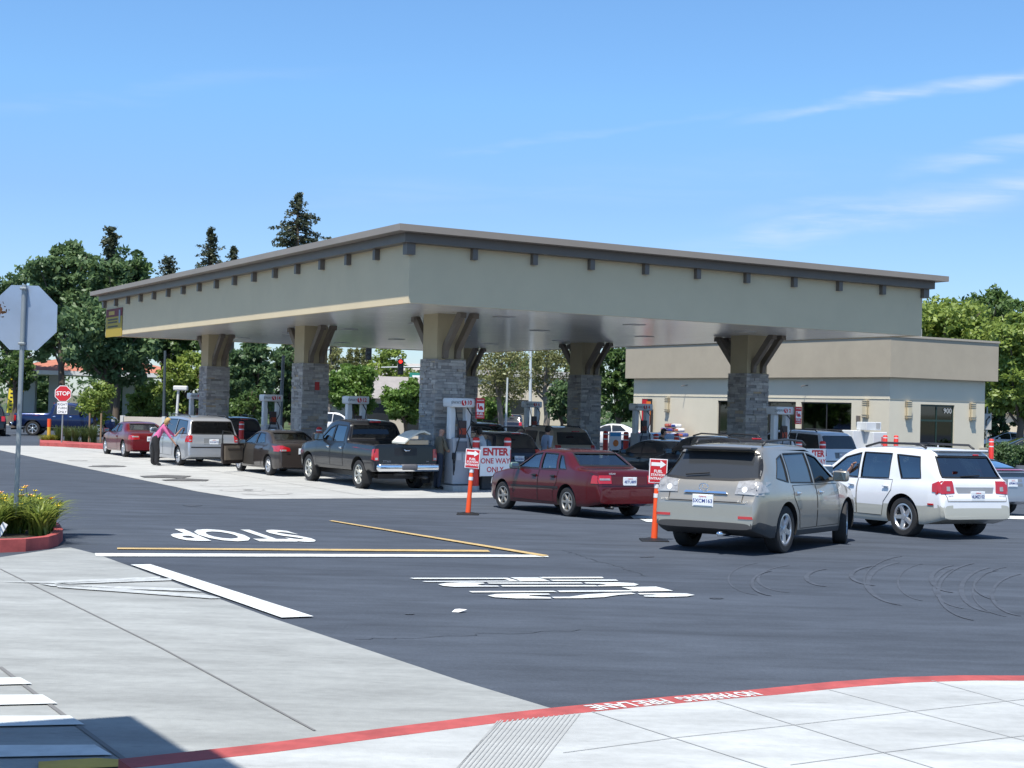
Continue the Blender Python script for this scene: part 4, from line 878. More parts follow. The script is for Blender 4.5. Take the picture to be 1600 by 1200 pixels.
# overhanging reddish branch at the left edge near the sign
nt_ = thing('plum_tree', 'reddish brown leafed branch poking in at the left edge over the sign', 'tree', (AT(-60, 600, 19.2).x, 19.2, zg(19.2)))
cs = [(g_.uniform(-.5, .33), g_.uniform(-.4, .4), g_.uniform(3.25, 4.05)-zg(19.2)*0-.35) for _ in range(30)]
V, F, T = leaf_cloud(np.array(cs), .17, 30, .035, .8, 5); link('crown', tone_mesh('crown', V, F, T), GRN['red'], nt_); b = MB(); b.tube([(-.2, 0, 0), (-.22, 0, 1.8), (-.1, 0, 3.0), (.2, 0, 3.4)], [.06, .05, .035, .01], 8); b.build('trunk', BARK, nt_)
# near island: red kerb and day lilies
icx, icy = G(-60, 850).x, G(-60, 822).y
ip = [G(0, 863.5), G(40, 862), G(75, 858), (G(90, 853)), G(98, 845), G(92, 835), G(70, 826), G(40, 818), G(0, 812), G(-120, 806), G(-300, 810), G(-300, 870)]
def inset(pp, d):
    c = sum((Vector((p.x, p.y, 0)) for p in pp), Vector())/len(pp); out = []
    for p in pp: v = Vector((p.x, p.y, 0))-c; out.append(c+v*(1-d/v.length))
    return out
ii = inset(ip, .17); n = len(ip)
sheet('island_kerb', [[xy(ip[k]), xy(ip[(k+1) % n]), xy(ii[(k+1) % n]), xy(ii[k])] for k in range(n)], REDK, .0, thick=.17)
sheet('island_soil', [[xy(p) for p in ii]], mat('soil', (.05, .038, .028), .95, noise=.3, nscale=9), .12)
def blades(n, h, spread, seed, w=.014, arch=1.0):
    g = np.random.default_rng(seed); V = []; F = []; T = []
    for _ in range(n):
        a = g.random()*6.28; l = h*(.65+.5*g.random()); out = spread*(.35+.8*g.random()); bx_, by_ = g.normal(size=2)*.05
        d = np.array([math.cos(a), math.sin(a), 0]); s = np.array([-d[1], d[0], 0])*w*(.7+.6*g.random()); base = len(V); m = 6; tn = g.random()
        for k in range(m+1):
            f = k/m; p = np.array([bx_, by_, 0])+d*out*f**1.5+np.array([0, 0, l*(1.25*f-.55*arch*f**2.6)]); wd = s*(1-f)**.5*(1 if k else .7)+s*.03
            V += [p-wd, p+wd]
            if k: F.append((base+2*k-2, base+2*k-1, base+2*k+1, base+2*k)); T.append(min(1, max(0, tn*.7+.3*f)))
    return tone_mesh('leaves', np.array(V), np.array(F), np.array(T))
LILY = leaf_mat('leaf_lily', (.07, .14, .02), (.36, .40, .09))
lm_ = [blades(210, .60, .52, s, .016) for s in (1, 2, 3)]
FLY = mat('petal_yellow', (.85, .62, .05), .6); FLO = mat('petal_peach', (.75, .38, .18), .6)
def bloom(parent, p, m, s=.045):
    b = MB()
    for k in range(6):
        a = k*1.047; d = Vector((math.cos(a), math.sin(a), .55)); q = Vector((-math.sin(a), math.cos(a), 0)); b.add([p, p+d*s*.6+q*s*.4, p+d*s*1.2, p+d*s*.6-q*s*.4], [(0, 1, 2, 3)])
    o = link('flower', b.mesh(), m, parent)
lp = [(2, 838), (22, 846), (46, 840), (60, 850), (34, 830), (12, 826), (-10, 850), (70, 841), (-22, 835), (-40, 848), (52, 829)]
wh = ['at the left edge', 'in front of the pole', 'right of the pole', 'low at the right front', 'behind the pole', 'at the back left', 'cut by the picture edge, front', 'rightmost by the kerb', 'cut by the picture edge, back', 'far outside left', 'at the back right']
for i, (px, py) in enumerate(lp):
    p = G(px, py); r = thing('day_lily', 'strap leaved day lily clump %s of the red island' % wh[i], 'plant', (p.x, p.y, p.z+.1), i*1.3, 'day lilies in the near island')
    me = lm_[i % 3]; o = bpy.data.objects.new('leaves', me); COL.objects.link(o); o.parent = r
    if not me.materials: me.materials.append(LILY)
    rs = random.Random(i+40)
    for k in range(3 if py < 848 else 1):
        x, y, z = rs.uniform(-.25, .25), rs.uniform(-.25, .25), rs.uniform(.40, .60); b = MB(); b.tube([(x*.4, y*.4, 0), (x, y, z)], .004, 5); s_ = b.build('flower_stem', mat('stem_green', (.12, .2, .05), .7), r)
        bloom(s_, Vector((x, y, z)), (FLY, FLO, FLY)[k % 3])
t = thing('marker_tag', 'small white tag in the soil at the left edge of the island', 'tag', G(2, 852)+Vector((0, 0, .12))); b = MB(); b.box((0, 0, .1), (.08, .01, .2), rot=Matrix.Rotation(.5, 3, 'Y')); b.build('card', SGWH, t)
# far shrub bed with red kerb
fk = [(62, 697), (100, 698.5), (150, 701.5), (190, 704), (190, 700.5), (62, 692)]
sheet('far_red_kerb', [[xy(G(*q)) for q in fk]], REDK, 0, thick=.17)
sheet('far_bed', [[xy(G(*q)) for q in ((60, 690), (66, 695), (185, 701), (190, 690))]], mat('soil', (.05, .038, .028), .95), .1)
SHR = leaf_mat('leaf_shrub', (.05, .09, .03), (.13, .18, .06)); SHY = leaf_mat('leaf_shrub_yellow', (.14, .16, .02), (.34, .34, .06))
for i, (px, py, h, m_, lb) in enumerate(((70, 693, .38, SHY, 'low yellow green shrub at the left end of the far bed'), (82, 693, .42, SHY, 'low yellow green shrub beside the orange marker post'), (92, 693, .8, SHR, 'green grassy shrub left of the far stop sign'), (106, 694, .78, SHR, 'green grassy shrub right of the far stop sign'), (118, 695, .8, SHR, 'green grassy shrub under the young tree'), (132, 695, .82, SHR, 'green grassy shrub left of the maroon coupe'), (145, 696, .9, SHR, 'green grassy shrub behind the maroon coupe bonnet'))):
    p = G(px, py); r = thing('shrub', lb, 'shrub', p, i*.9, 'shrubs in the far bed')
    me = blades(240, h*1.1, .42, i+60, .012, .6); link('leaves', me, m_, r)
t = thing('marker_post', 'orange and yellow marker post beside the far stop sign', 'post', G(76, 691)); b = MB(); b.tube([(0, 0, 0), (0, 0, .75)], .09, 10); b.build('lower_sleeve', mat('sleeve_yellow', (.75, .42, .05), .5), t); b = MB(); b.tube([(0, 0, .75), (0, 0, 1.15)], .092, 10); b.build('upper_sleeve', ORNG, t)
for px, lb in ((139, 'left wooden stake holding the young tree'), (157, 'right wooden stake holding the young tree')):
    t = thing('tree_stake', lb, 'stake', G(px, 694)); b = MB(); b.tube([(0, 0, 0), (0, 0, 1.5)], .045, 8); b.build('stake', mat('stake_wood', (.30, .20, .12), .8), t)
for px, py, Y, lb in ((1575, 705, 68, 'dark clipped hedge bush right of the store, nearer'), (1600, 700, 71, 'dark clipped hedge bush right of the store, further'), (1556, 700, 70, 'dark clipped hedge bush touching the store corner')):
    tree(lb, 'dark', px, 690, 735, 16, Y, 60, 40, .08, px, False, name='hedge_bush')
# ================================================================ VEHICLES
def resamp(pl, step):
    out = [Vector((pl[0][0], pl[0][1]))]
    for i in range(len(pl)-1):
        a, c = Vector(pl[i]), Vector(pl[i+1]); n = max(1, int(math.ceil((c-a).length/step)))
        out += [a.lerp(c, (k+1)/n) for k in range(n)]
    return out
def smooth_pl(P, it):
    P = np.array([[p[0], p[1]] for p in P])
    for _ in range(it): Q = P.copy(); Q[1:-1] = .25*P[:-2]+.5*P[1:-1]+.25*P[2:]; P = Q
    return P
def catmull(pts, n):
    pts = np.array(pts); P = np.vstack([2*pts[0]-pts[1], pts, 2*pts[-1]-pts[-2]]); out = []
    for i in range(1, len(P)-2):
        for k in range(n):
            t = k/n; a, b_, c, d = P[i-1], P[i], P[i+1], P[i+2]
            out.append(.5*((2*b_)+(-a+c)*t+(2*a-5*b_+4*c-d)*t*t+(-a+3*b_-3*c+d)*t**3))
    out.append(pts[-1]); return np.array(out)
def body_bm(sp, step=.07, nsub=3):
    top = smooth_pl(resamp(sp['top'], step), 2); I = lambda k, x: float(np.interp(x, [p[0] for p in sp[k]], [p[1] for p in sp[k]]))
    for i in range(1, len(top)): top[i][0] = max(top[i][0], top[i-1][0]+.004)
    tum = sp.get('tum', .30); bm = bmesh.new(); rings = []
    for x, zt in top:
        w = I('w', x); zb = I('bot', x); bel = I('belt', x); zt = max(zt, zb+.10); zq = min(bel, zt-.035); h = zt-zq; g = min(1, max(0, (h-.10)/.22)); wb = w-.035-.02*min(1, h/.4)
        wt = wb-tum*h
        hood = [(wb, zq), (wb-.015, zq+.35*h), (wb-.06, zq+.65*h), (wb-.17, zq+.86*h), (wb*.5, zq+.97*h), (0, zt)]
        gre = [(wb, zq), (wb-tum*h*.42, zq+.42*h), (wt, zt-.10), (wt-.055, zt-.045), (wt-.2, zt-.015), (0, zt)]
        up_ = [(a[0]*(1-g)+b_[0]*g, a[1]*(1-g)+b_[1]*g) for a, b_ in zip(hood, gre)]; dz = zq-zb
        low = [(0, zb), (w-.16, zb), (w-.035, zb+.02), (w-.005, zb+.33*dz), (w, zb+.58*dz), (w-.012, zb+.82*dz)]
        half = catmull(low+up_, nsub)
        ring = [bm.verts.new((x, p[0], p[1])) for p in half]+[bm.verts.new((x, -p[0], p[1])) for p in half[-2:0:-1]]; rings.append(ring)
    n = len(rings[0])
    for i in range(len(rings)-1):
        for k in range(n): bm.faces.new((rings[i][k], rings[i][(k+1) % n], rings[i+1][(k+1) % n], rings[i+1][k]))
    bm.faces.new(rings[0][::-1]); bm.faces.new(rings[-1]); bmesh.ops.recalc_face_normals(bm, faces=bm.faces)
    for f in bm.faces: f.smooth = True
    return bm
class Draper:
    def __init__(s, bm): s.t = BVHTree.FromBMesh(bm)
    def pt(s, u, v, view, off):
        if view in 'LR': sg = 1 if view == 'L' else -1; o, d = Vector((u, 4*sg, v)), Vector((0, -sg, 0))
        elif view == 'B': o, d = Vector((-6, u, v)), Vector((1, 0, 0))
        elif view == 'F': o, d = Vector((6, u, v)), Vector((-1, 0, 0))
        else: o, d = Vector((u, v, 4)), Vector((0, 0, -1))
        h = s.t.ray_cast(o, d)
        if h[0] is None or (view in 'LR' and abs(h[0].y) < .15):
            q = Vector((u, (.8 if view == 'L' else -.8), v)) if view in 'LR' else Vector((-2.2 if view == 'B' else 2.2, u, v)) if view in 'BF' else Vector((u, v, 1.6))
            h = s.t.find_nearest(q)
        nn = h[1]
        if nn.dot(d) > 0: nn = -nn
        return h[0]+nn*off-d*abs(off)*.2*(1 if off > 0 else -1), nn
    def panel(s, poly, view, off=.004, step=.09, skirt=0):
        bm = bmesh.new(); bm.faces.new([bm.verts.new((p[0], p[1], 0)) for p in poly])
        for ax in (0, 1):
            lo = min(p[ax] for p in poly); hi = max(p[ax] for p in poly); n = int((hi-lo)/step)
            for k in range(1, n+1):
                co = [0, 0, 0]; co[ax] = lo+(hi-lo)*k/(n+1); no = [0, 0, 0]; no[ax] = 1
                bmesh.ops.bisect_plane(bm, geom=list(bm.verts)+list(bm.edges)+list(bm.faces), plane_co=co, plane_no=no)
        if skirt:
            bed = [e for e in bm.edges if e.is_boundary]
        for v in bm.verts: v.co, _ = s.pt(v.co.x, v.co.y, view, off)
        if skirt:
            r = bmesh.ops.extrude_edge_only(bm, edges=bed); d = {'L': (0, -1, 0), 'R': (0, 1, 0), 'B': (1, 0, 0), 'F': (-1, 0, 0), 'T': (0, 0, -1)}[view]
            for v in r['geom']:
                if isinstance(v, bmesh.types.BMVert): v.co += Vector(d)*skirt
        bmesh.ops.recalc_face_normals(bm, faces=bm.faces)
        me = bpy.data.meshes.new('p'); bm.to_mesh(me); bm.free(); return me
    def ribbon(s, pts, view, w=.012, off=.002, closed=False, step=.07):
        P = [Vector(p) for p in pts]+([Vector(pts[0])] if closed else []); P = resamp([tuple(p) for p in P], step); n = len(P); V = []; F = []
        for i, p in enumerate(P):
            t = (P[min(i+1, n-1)]-P[max(i-1, 0)]); 
            if closed and i in (0, n-1): t = P[1]-P[n-2]
            if t.length < 1e-6: t = Vector((1, 0))
            t.normalize(); q = Vector((-t.y, t.x))*w/2
            a, _ = s.pt(p.x-q.x, p.y-q.y, view, off); c, _ = s.pt(p.x+q.x, p.y+q.y, view, off); V += [a, c]
            if i: F.append((2*i-2, 2*i-1, 2*i+1, 2*i))
        me = bpy.data.meshes.new('r'); me.from_pydata(V, [], F); return me
def join_me(ms):
    V = []; F = []
    for m in ms:
        b_ = len(V); V += [v.co.copy() for v in m.vertices]; F += [tuple(i+b_ for i in p.vertices) for p in m.polygons]
    me = bpy.data.meshes.new('j'); me.from_pydata(V, [], F); return me
def boolean(o, cutter):
    md = o.modifiers.new('b', 'BOOLEAN'); md.operation = 'DIFFERENCE'; md.object = cutter; md.solver = 'EXACT'
    dg = bpy.context.evaluated_depsgraph_get(); dg.update(); me = bpy.data.meshes.new_from_object(o.evaluated_get(dg)); o.modifiers.clear()
    old = o.data; o.data = me; bpy.data.meshes.remove(old); bpy.data.objects.remove(cutter)
WHEELS = {}
def wheel_meshes(r, wd, style):
    k = (r, wd, style)
    if k in WHEELS: return WHEELS[k]
    rr = r*(.66 if style != 'old' else .60); h = wd/2
    b = MB(); b.lathe([(rr, -h*.9), (rr+.02, -h), (r-.03, -h), (r-.008, -h*.86), (r, -h*.6), (r, h*.6), (r-.008, h*.86), (r-.03, h), (rr+.02, h), (rr, h*.9)], 36, axis='y'); ty = b.mesh('tyre'); ty.materials.append(RUB)
    b = MB(); b.lathe([(rr+.004, h*.93), (rr-.018, h*.95), (rr-.03, h*.80), (rr-.035, -h*.8)], 36, axis='y')
    n = {'five': 5, 'six': 6, 'seven': 7, 'disc': 9, 'old': 6}[style]
    for j in range(n):
        a = 2*math.pi*j/n; w0, w1 = (.052, .042) if n == 5 else (.032, .026)
        if style == 'disc': w0 = w1 = .03
        d = Vector((math.cos(a), 0, math.sin(a))); q = Vector((-d.z, 0, d.x)); r0_, r1_ = .03, rr-.02
        y0, y1 = h*.82, h*.9; P = []
        for rad, ww, yy in ((r0_, w0, y0), (r1_, w1, y1)):
            c = d*rad; P += [c-q*ww+Vector((0, yy-.035, 0)), c+q*ww+Vector((0, yy-.035, 0)), c+q*ww*.7+Vector((0, yy, 0)), c-q*ww*.7+Vector((0, yy, 0))]
        b.add(P, [(0, 1, 5, 4), (1, 2, 6, 5), (2, 3, 7, 6), (3, 0, 4, 7)])
    b.lathe([(.001, h*.9), (.05, h*.89), (.065, h*.82), (.07, h*.6)], 20, axis='y'); rm = b.mesh('rim')
    b = MB(); b.lathe([(.001, h*.35), (rr-.03, h*.35)], 30, axis='y'); b.lathe([(.001, h*.5), (rr*.62, h*.5), (rr*.62, h*.36)], 24, axis='y'); dk = b.mesh('brake_disc')
    WHEELS[k] = (ty, rm, dk); return WHEELS[k]
def seat(mb, x, y, z, h=.62, head=True):
    mb.box((x, y, z), (.50, .48, .16), bev=.05); mb.box((x-.26, y, z+h/2), (.14, .46, h), rot=Matrix.Rotation(R(-10), 3, 'Y'), bev=.05)
    if head: mb.box((x-.36, y, z+h+.10), (.09, .25, .17), rot=Matrix.Rotation(R(-8), 3, 'Y'), bev=.04)
def person_parts(*a): pass
def make_car(name, label, cat, sp, paintm, loc, heading, group='cars and trucks at the pumps', detail=True, steer=0, glassm=None, rimm=None, top=None):
    n0 = Vector((0, SLOPE, 1)).normalized() if loc.y < YB else Vector((0, 0, 1))
    t = thing(name, label, cat, loc, 0, group)
    Rm = Vector((0, 0, 1)).rotation_difference(n0).to_matrix() @ Matrix.Rotation(heading, 3, 'Z'); t.rotation_euler = Rm.to_euler()
    bm = body_bm(sp, .08 if detail else .12, 3 if detail else 2); D = Draper(bm); W = sp['W']; rw = sp['rw']
    if sp.get('split'):
        for f in bm.faces:
            c_ = f.calc_center_median()
            if c_.z < sp['split'][0] or (len(sp['split']) > 2 and c_.x < -1.70 and c_.z < sp['split'][2]+(c_.x+2.3)*-.0): f.material_index = 2
    me = bpy.data.meshes.new('body'); bm.to_mesh(me); bm.free()
    lowm = sp['split'][1] if sp.get('split') else paintm
    body = link('body', me, [paintm, mat('wheel_well', (.01, .01, .01), .9), lowm])
    def cut(b):
        b.m = [1]*len(b.f); c = link('cut', b.mesh(), [paintm, MT['wheel_well'], lowm]); boolean(body, c)
    b = MB()
    for ax in sp['ax']:
        for s_ in (1, -1):
            ra = rw+sp.get('arch', .055); n_ = 40
            pr = [(ra*math.cos(2*math.pi*k/n_)+ax, rw+.01+ra*math.sin(2*math.pi*k/n_)) for k in range(n_)]; b.prism(pr, 'y', min(s_*(W/2-.30), s_*(W/2+.2)), max(s_*(W/2-.30), s_*(W/2+.2)))
    cut(b)
    if sp.get('bed'): x0, x1, z0 = sp['bed']; b = MB(); b.box(((x0+x1)/2, 0, z0+1), (x1-x0, W-.34, 2)); cut(b)
    wins = sp['wins']; rear = sp.get('rearwin'); front = sp['frontwin']
    if detail:
        b = MB(); b.prism(sp['cab'], 'y', -(W/2-.27), W/2-.27); cut(b)
        b = MB()
        for w in wins: b.prism(w, 'y', -W, W)
        cut(b)
        for pl, s0, s1 in ((rear, -4, sp['cabr'][0]), (front, sp['cabr'][1], 4)):
            if pl: b = MB(); b.prism(pl, 'x', s0, s1); cut(b)
    body.parent = t; body.data.polygons.foreach_set('use_smooth', [True]*len(body.data.polygons)); body.data.set_sharp_from_angle(angle=R(34))
    gm = glassm or G_DARK; off = -.010 if detail else .006
    if not detail: gm = mat('opaque_glass', (.015, .018, .02), .06, coat=1)
    gl_ = sp.get('glasses', {})
    for v in 'LR':
        for k, w in enumerate(wins):
            o = link('side_window', D.panel(w, v, off), gl_.get(k, gm), t, 180); g2 = link('window_seal', D.ribbon(w, v, .022 if detail else .04, .003, True), BLK, o)
    for pl, v, nm in ((rear, 'B', 'rear_window'), (front, 'F', 'windscreen')):
        if pl: o = link(nm, D.panel(pl, v, off), gl_.get(v, gm), t, 180); link('window_seal', D.ribbon(pl, v, .035, .003, True), BLK, o)
    if detail:
        sc = sp.get('seatm', SEATG); zs_ = sp['seatz']
        for x, ys in sp['seats']:
            for y in ys: b = MB(); seat(b, x, y, zs_); b.build('seat', sc, t, 40)
        b = MB(); b.box((sp['dash'], 0, sp['dashz']), (.35, W-.62, .16), bev=.05); b.build('dashboard', SEATD, t, 40)
    # doors
    for v in 'LR':
        for dr in sp.get('doors', []):
            if sp.get('opendoor') and v == 'L' and dr is sp['doors'][0]: continue
            dp = link('door', D.panel(dr, v, .003, .1, 0), paintm, t, 180)
            if sp.get('split'):
                dp.data.materials.append(sp['split'][1])
                for p in dp.data.polygons: 
                    if p.center.z < sp['split'][0]: p.material_index = 1
            link('door_seam', D.ribbon(dr, v, .011, .0045, True), BLK, dp)
            hx = min(p[0] for p in dr)+.13; hz_ = max(p[1] for p in dr)-.13; q, nn = D.pt(hx, hz_, v, .02)
            b = MB(); b.box(q+nn*.012, (.17, .022, .028), bev=.008); b.box(q-nn*.01, (.12, .02, .06), bev=.005); b.build('door_handle', sp.get('handlem', paintm), dp, 40)
        for rb in sp.get('trim', []):
            link('side_trim', D.ribbon(rb[0], v, rb[1], .012), rb[2], t, 180)
    if sp.get('opendoor'):
        dr = sp['doors'][0]; link('door_opening', D.panel(dr, 'L', .004), mat('interior_dark', (.03, .025, .02), .9), t)
        x1 = max(p[0] for p in dr); a = R(62); hinge = Vector((x1, W/2-.03, 0)); L_ = x1-min(p[0] for p in dr); zs1 = max(p[1] for p in dr); zs0 = min(p[1] for p in dr)
        def DP(u, d_, z): return hinge+Vector((-u*math.cos(a), u*math.sin(a), 0))+Vector((math.sin(a), math.cos(a), 0))*d_+Vector((0, 0, z))
        prf = [(0, zs0+.05), (.2, zs0), (L_-.05, zs0), (L_, zs0+.2), (L_, zs1), (0, zs1-.02)]
        def slab(pf, d0, d1): bb = MB(); n_ = len(pf); bb.add([DP(u, d0, z) for u, z in pf]+[DP(u, d1, z) for u, z in pf], [tuple(range(n_))[::-1], tuple(range(n_, 2*n_))]+[(i, (i+1) % n_, (i+1) % n_+n_, i+n_) for i in range(n_)]); return bb
        od = slab(prf, -.02, .05).build('open_door', paintm, t)
        slab([(.1, zs0+.12), (L_-.1, zs0+.12), (L_-.08, zs1-.08), (.08, zs1-.08)], -.06, -.022).build('door_lining', mat('lining_beige', (.16, .13, .10), .8), od)
        slab([(.2, zs0+.42), (L_-.25, zs0+.42), (L_-.2, zs0+.5), (.2, zs0+.5)], -.10, -.062).build('armrest', mat('armrest_dark', (.05, .04, .035), .7), od)
        fr = MB(); w0 = [(0.02, zs1), (.62, zs1+.36), (L_-.02, zs1+.40), (L_, zs1)]
        fr.tube([DP(u, 0, z) for u, z in w0], .022, 6); fr.build('door_window_frame', BLK, od)
    # lamps
    for k, (pl, v, m_, ch) in enumerate(sp.get('lamps', [])):
        for s_ in (1, -1):
            if v in 'BF': pp = [(p[0]*s_, p[1]) for p in pl]; vv = v
            else: pp = pl; vv = 'L' if s_ == 1 else 'R'
            nm = 'tail_light' if (v == 'B' or sum(p[0] for p in pl) < 0) else 'headlight'
            o = link(nm, D.panel(pp, vv, .010, .05, .03), m_, t, 50)
            for c_, cm_ in ch:
                cc = [(p[0]*s_, p[1]) for p in c_] if v in 'BF' else c_; link('lens', D.panel(cc, vv, .014, .05, .01), cm_, o, 60)
    # extra draped parts
    for nm, pl, v, m_, of in sp.get('extra', []):
        for vv in ('LR' if v == 'S' else v): link(nm, D.panel(pl, vv, of, .09, .02), m_, t, 50)
    # mirrors
    mx, mz = sp['mirror']; mm = sp.get('mirrorm', paintm); ms = sp.get('mirs', 1)
    for s_ in (1, -1):
        b = MB(); b.box((mx, s_*(W/2+.10), mz), (.11*ms, .22*ms, .15*ms), bev=.045); b.box((mx+.02, s_*(W/2-.04), mz-.05), (.06, .14, .04)); o = b.build('mirror', mm, t, 50)
        b = MB(); b.box((mx-.057*ms, s_*(W/2+.10), mz), (.008, .17*ms, .11*ms)); b.build('mirror_glass', mat('mirror_glass', (.25, .33, .38), .05, metal=.8), o)
    # plate
    if sp.get('plate'):
        z, y_, tx = sp['plate']; p, nn = D.pt(y_, z, 'B', .01); x = p.x-.012
        b = MB(); b.box((x, y_, z), (.008, .31, .16), bev=.003); b.box((x+.01, y_, z), (.012, .34, .185)); o = b.build('licence_plate', PLATE, t)
        text('plate_lettering', tx, .078, PLINK, o, (x-.006, y_, z-.008), 90, -90, bold=.01, ext=.001); text('plate_lettering', 'California', .032, SGRED, o, (x-.006, y_, z+.058), 90, -90, ext=.001)
    for pts, w_ in sp.get('rseams', []): link('hatch_seam', D.ribbon(pts, 'B', w_, .006), BLK, t)
    for tx, y_, z, sz in sp.get('badges', []):
        p, nn = D.pt(y_, z, 'B', .006); text('badge', tx, sz, CHR, t, (p.x-.004, y_, z), 90, -90, bold=.01, ext=.002)
    for pts, r_, m_, nm in sp.get('tubes', []):
        b = MB(); b.tube(pts, r_, 10); b.build(nm, m_, t, 180)
    for c_, d_, m_, nm in sp.get('boxes', []):
        b = MB(); b.box(c_, d_, bev=min(d_)*.3); b.build(nm, m_, t, 50)
    if sp.get('wiper'):
        y0, z0, y1, z1 = sp['wiper']; P = [D.pt(y0+(y1-y0)*k/5, z0+(z1-z0)*k/5, 'B', .02)[0] for k in range(6)]; b = MB(); b.tube(P, .012, 6); b.build('wiper', BLK, t)
    b = MB(); b.box((0, 0, rw*.9), (sp['ax'][1]-sp['ax'][0]+.6, W*.55, .14)); b.build('chassis', DARK, t)
    # wheels
    ty, rm, dk = wheel_meshes(rw, sp.get('ww', .21), sp.get('rim', 'five'))
    rmm = rimm or RIM
    for ax, st_ in ((sp['ax'][0], 0), (sp['ax'][1], steer)):
        for s_ in (1, -1):
            o = bpy.data.objects.new('wheel', ty); COL.objects.link(o); o.parent = t; o.location = (ax, s_*(W/2-.03-sp.get('ww', .21)/2), rw); o.rotation_euler = (0, random.uniform(0, 2), st_) if s_ == 1 else (0, random.uniform(0, 2), math.pi+st_)
            for m2, mm2, nn2 in ((rm, rmm, 'rim'), (dk, DARK, 'brake_disc')):
                if not m2.materials: m2.materials.append(mm2)
                oo = bpy.data.objects.new(nn2, m2); COL.objects.link(oo); oo.parent = o; oo.material_slots[0].link = 'OBJECT'; oo.material_slots[0].material = mm2
    return t
def origin(ref, px, py, heading): 
    p = G(px, py); c, s_ = math.cos(heading), math.sin(heading); o = Vector((p.x-(c*ref[0]-s_*ref[1]), p.y-(s_*ref[0]+c*ref[1]), 0)); o.z = zg(o.y); return o
HL = ROTC+math.pi/2      # heading of the fuelling lanes
def mk(x0, x1, zr, rake, belt, top): return [(x0, belt), (x1, belt), (x1, top), (x0, top)]
def widths(h, W, r=.1): w = W/2; return [(-h-.05, w-r*1.7), (-h+.08, w-r*.85), (-h+.35, w-.03), (-h+.8, w), (h-.9, w), (h-.4, w-r*.6), (h-.12, w-r*1.9), (h+.05, w-r*3.2)]
SEDAN = dict(W=1.76, rw=.31, ww=.2, rim='six', ax=(-1.24, 1.42), top=[(-2.34, .42), (-2.36, .64), (-2.31, .69), (-2.27, .95), (-2.19, 1.01), (-1.5, 1.04), (-.98, 1.36), (-.75, 1.405), (-.1, 1.42), (.25, 1.385), (.98, 1.0), (1.1, .97), (2.0, .84), (2.24, .74), (2.33, .6), (2.35, .4)],
 belt=[(-2.36, .94), (-1, .95), (1, .90), (2.3, .70)], bot=[(-2.36, .33), (-1.9, .24), (1.9, .19), (2.36, .26)], w=widths(2.34, 1.76), cab=[(-1.25, .55), (1.1, .55), (.95, .93), (.24, 1.31), (-.1, 1.35), (-.75, 1.335), (-.95, 1.29), (-1.35, 1.0)], cabr=(-.85, .3),
 wins=[[(.80, .975), (.30, 1.265), (-.02, 1.31), (-.06, .975)], [(-.15, .975), (-.11, 1.31), (-.66, 1.30), (-.76, .985)], [(-.85, .985), (-.76, 1.28), (-.90, 1.25), (-1.16, .99)]], rearwin=[(-.64, 1.075), (.64, 1.075), (.55, 1.33), (-.55, 1.33)], frontwin=[(-.68, 1.03), (.68, 1.03), (.58, 1.335), (-.58, 1.335)],
 doors=[[(.92, .28), (.92, .945), (-.10, .945), (-.10, .28)], [(-.12, .28), (-.12, .945), (-.86, .95), (-.86, .72), (-.72, .5), (-.72, .28)]], seats=[(.2, (-.38, .38)), (-.42, (-.4, .4))], seatz=.42, dash=.8, dashz=.86, mirror=(.72, 1.0),
 lamps=[([(.46, .73), (.79, .73), (.79, .90), (.46, .90)], 'B', LRED, [([(.49, .80), (.74, .80), (.74, .84), (.49, .84)], LCLR)]), ([(-2.27, .73), (-2.10, .73), (-2.12, .89), (-2.25, .89)], 'S', LRED, []), ([(.45, .55), (.74, .55), (.72, .68), (.45, .68)], 'F', LCLR, [])],
 trim=[([(-.95, .60), (1.0, .56)], .035, BLK)])
def sp(base, **k): d = dict(base); d.update(k); return d
VOLVO = sp(SEDAN, rseams=[([(-.80, .97), (-.76, .69), (.76, .69), (.80, .97)], .01)], plate=(.78, 0, '4ETU889'), badges=[('VOLVO', .42, .935, .05), ('S70', -.62, .935, .05)], seatm=mat('seat_cream', (.50, .46, .38), .9), handlem=BLK, mirrorm=mat('mirror_teal', (.10, .16, .15), .3),
 extra=[('plate_recess', [(-.42, .72), (.42, .72), (.46, .88), (-.46, .88)], 'B', mat('recess_maroon', (.07, .01, .012), .5), .002)], tubes=[([(-2.1, .45, .24), (-2.36, .45, .24)], .03, DARK, 'exhaust_pipe')])
M_VOL = paint('maroon', (.075, .006, .009), .1, .3); M_RX = paint('champagne', (.40, .365, .305), .6, .3); M_WH = paint('pearl', (.74, .75, .77), .05, .3)
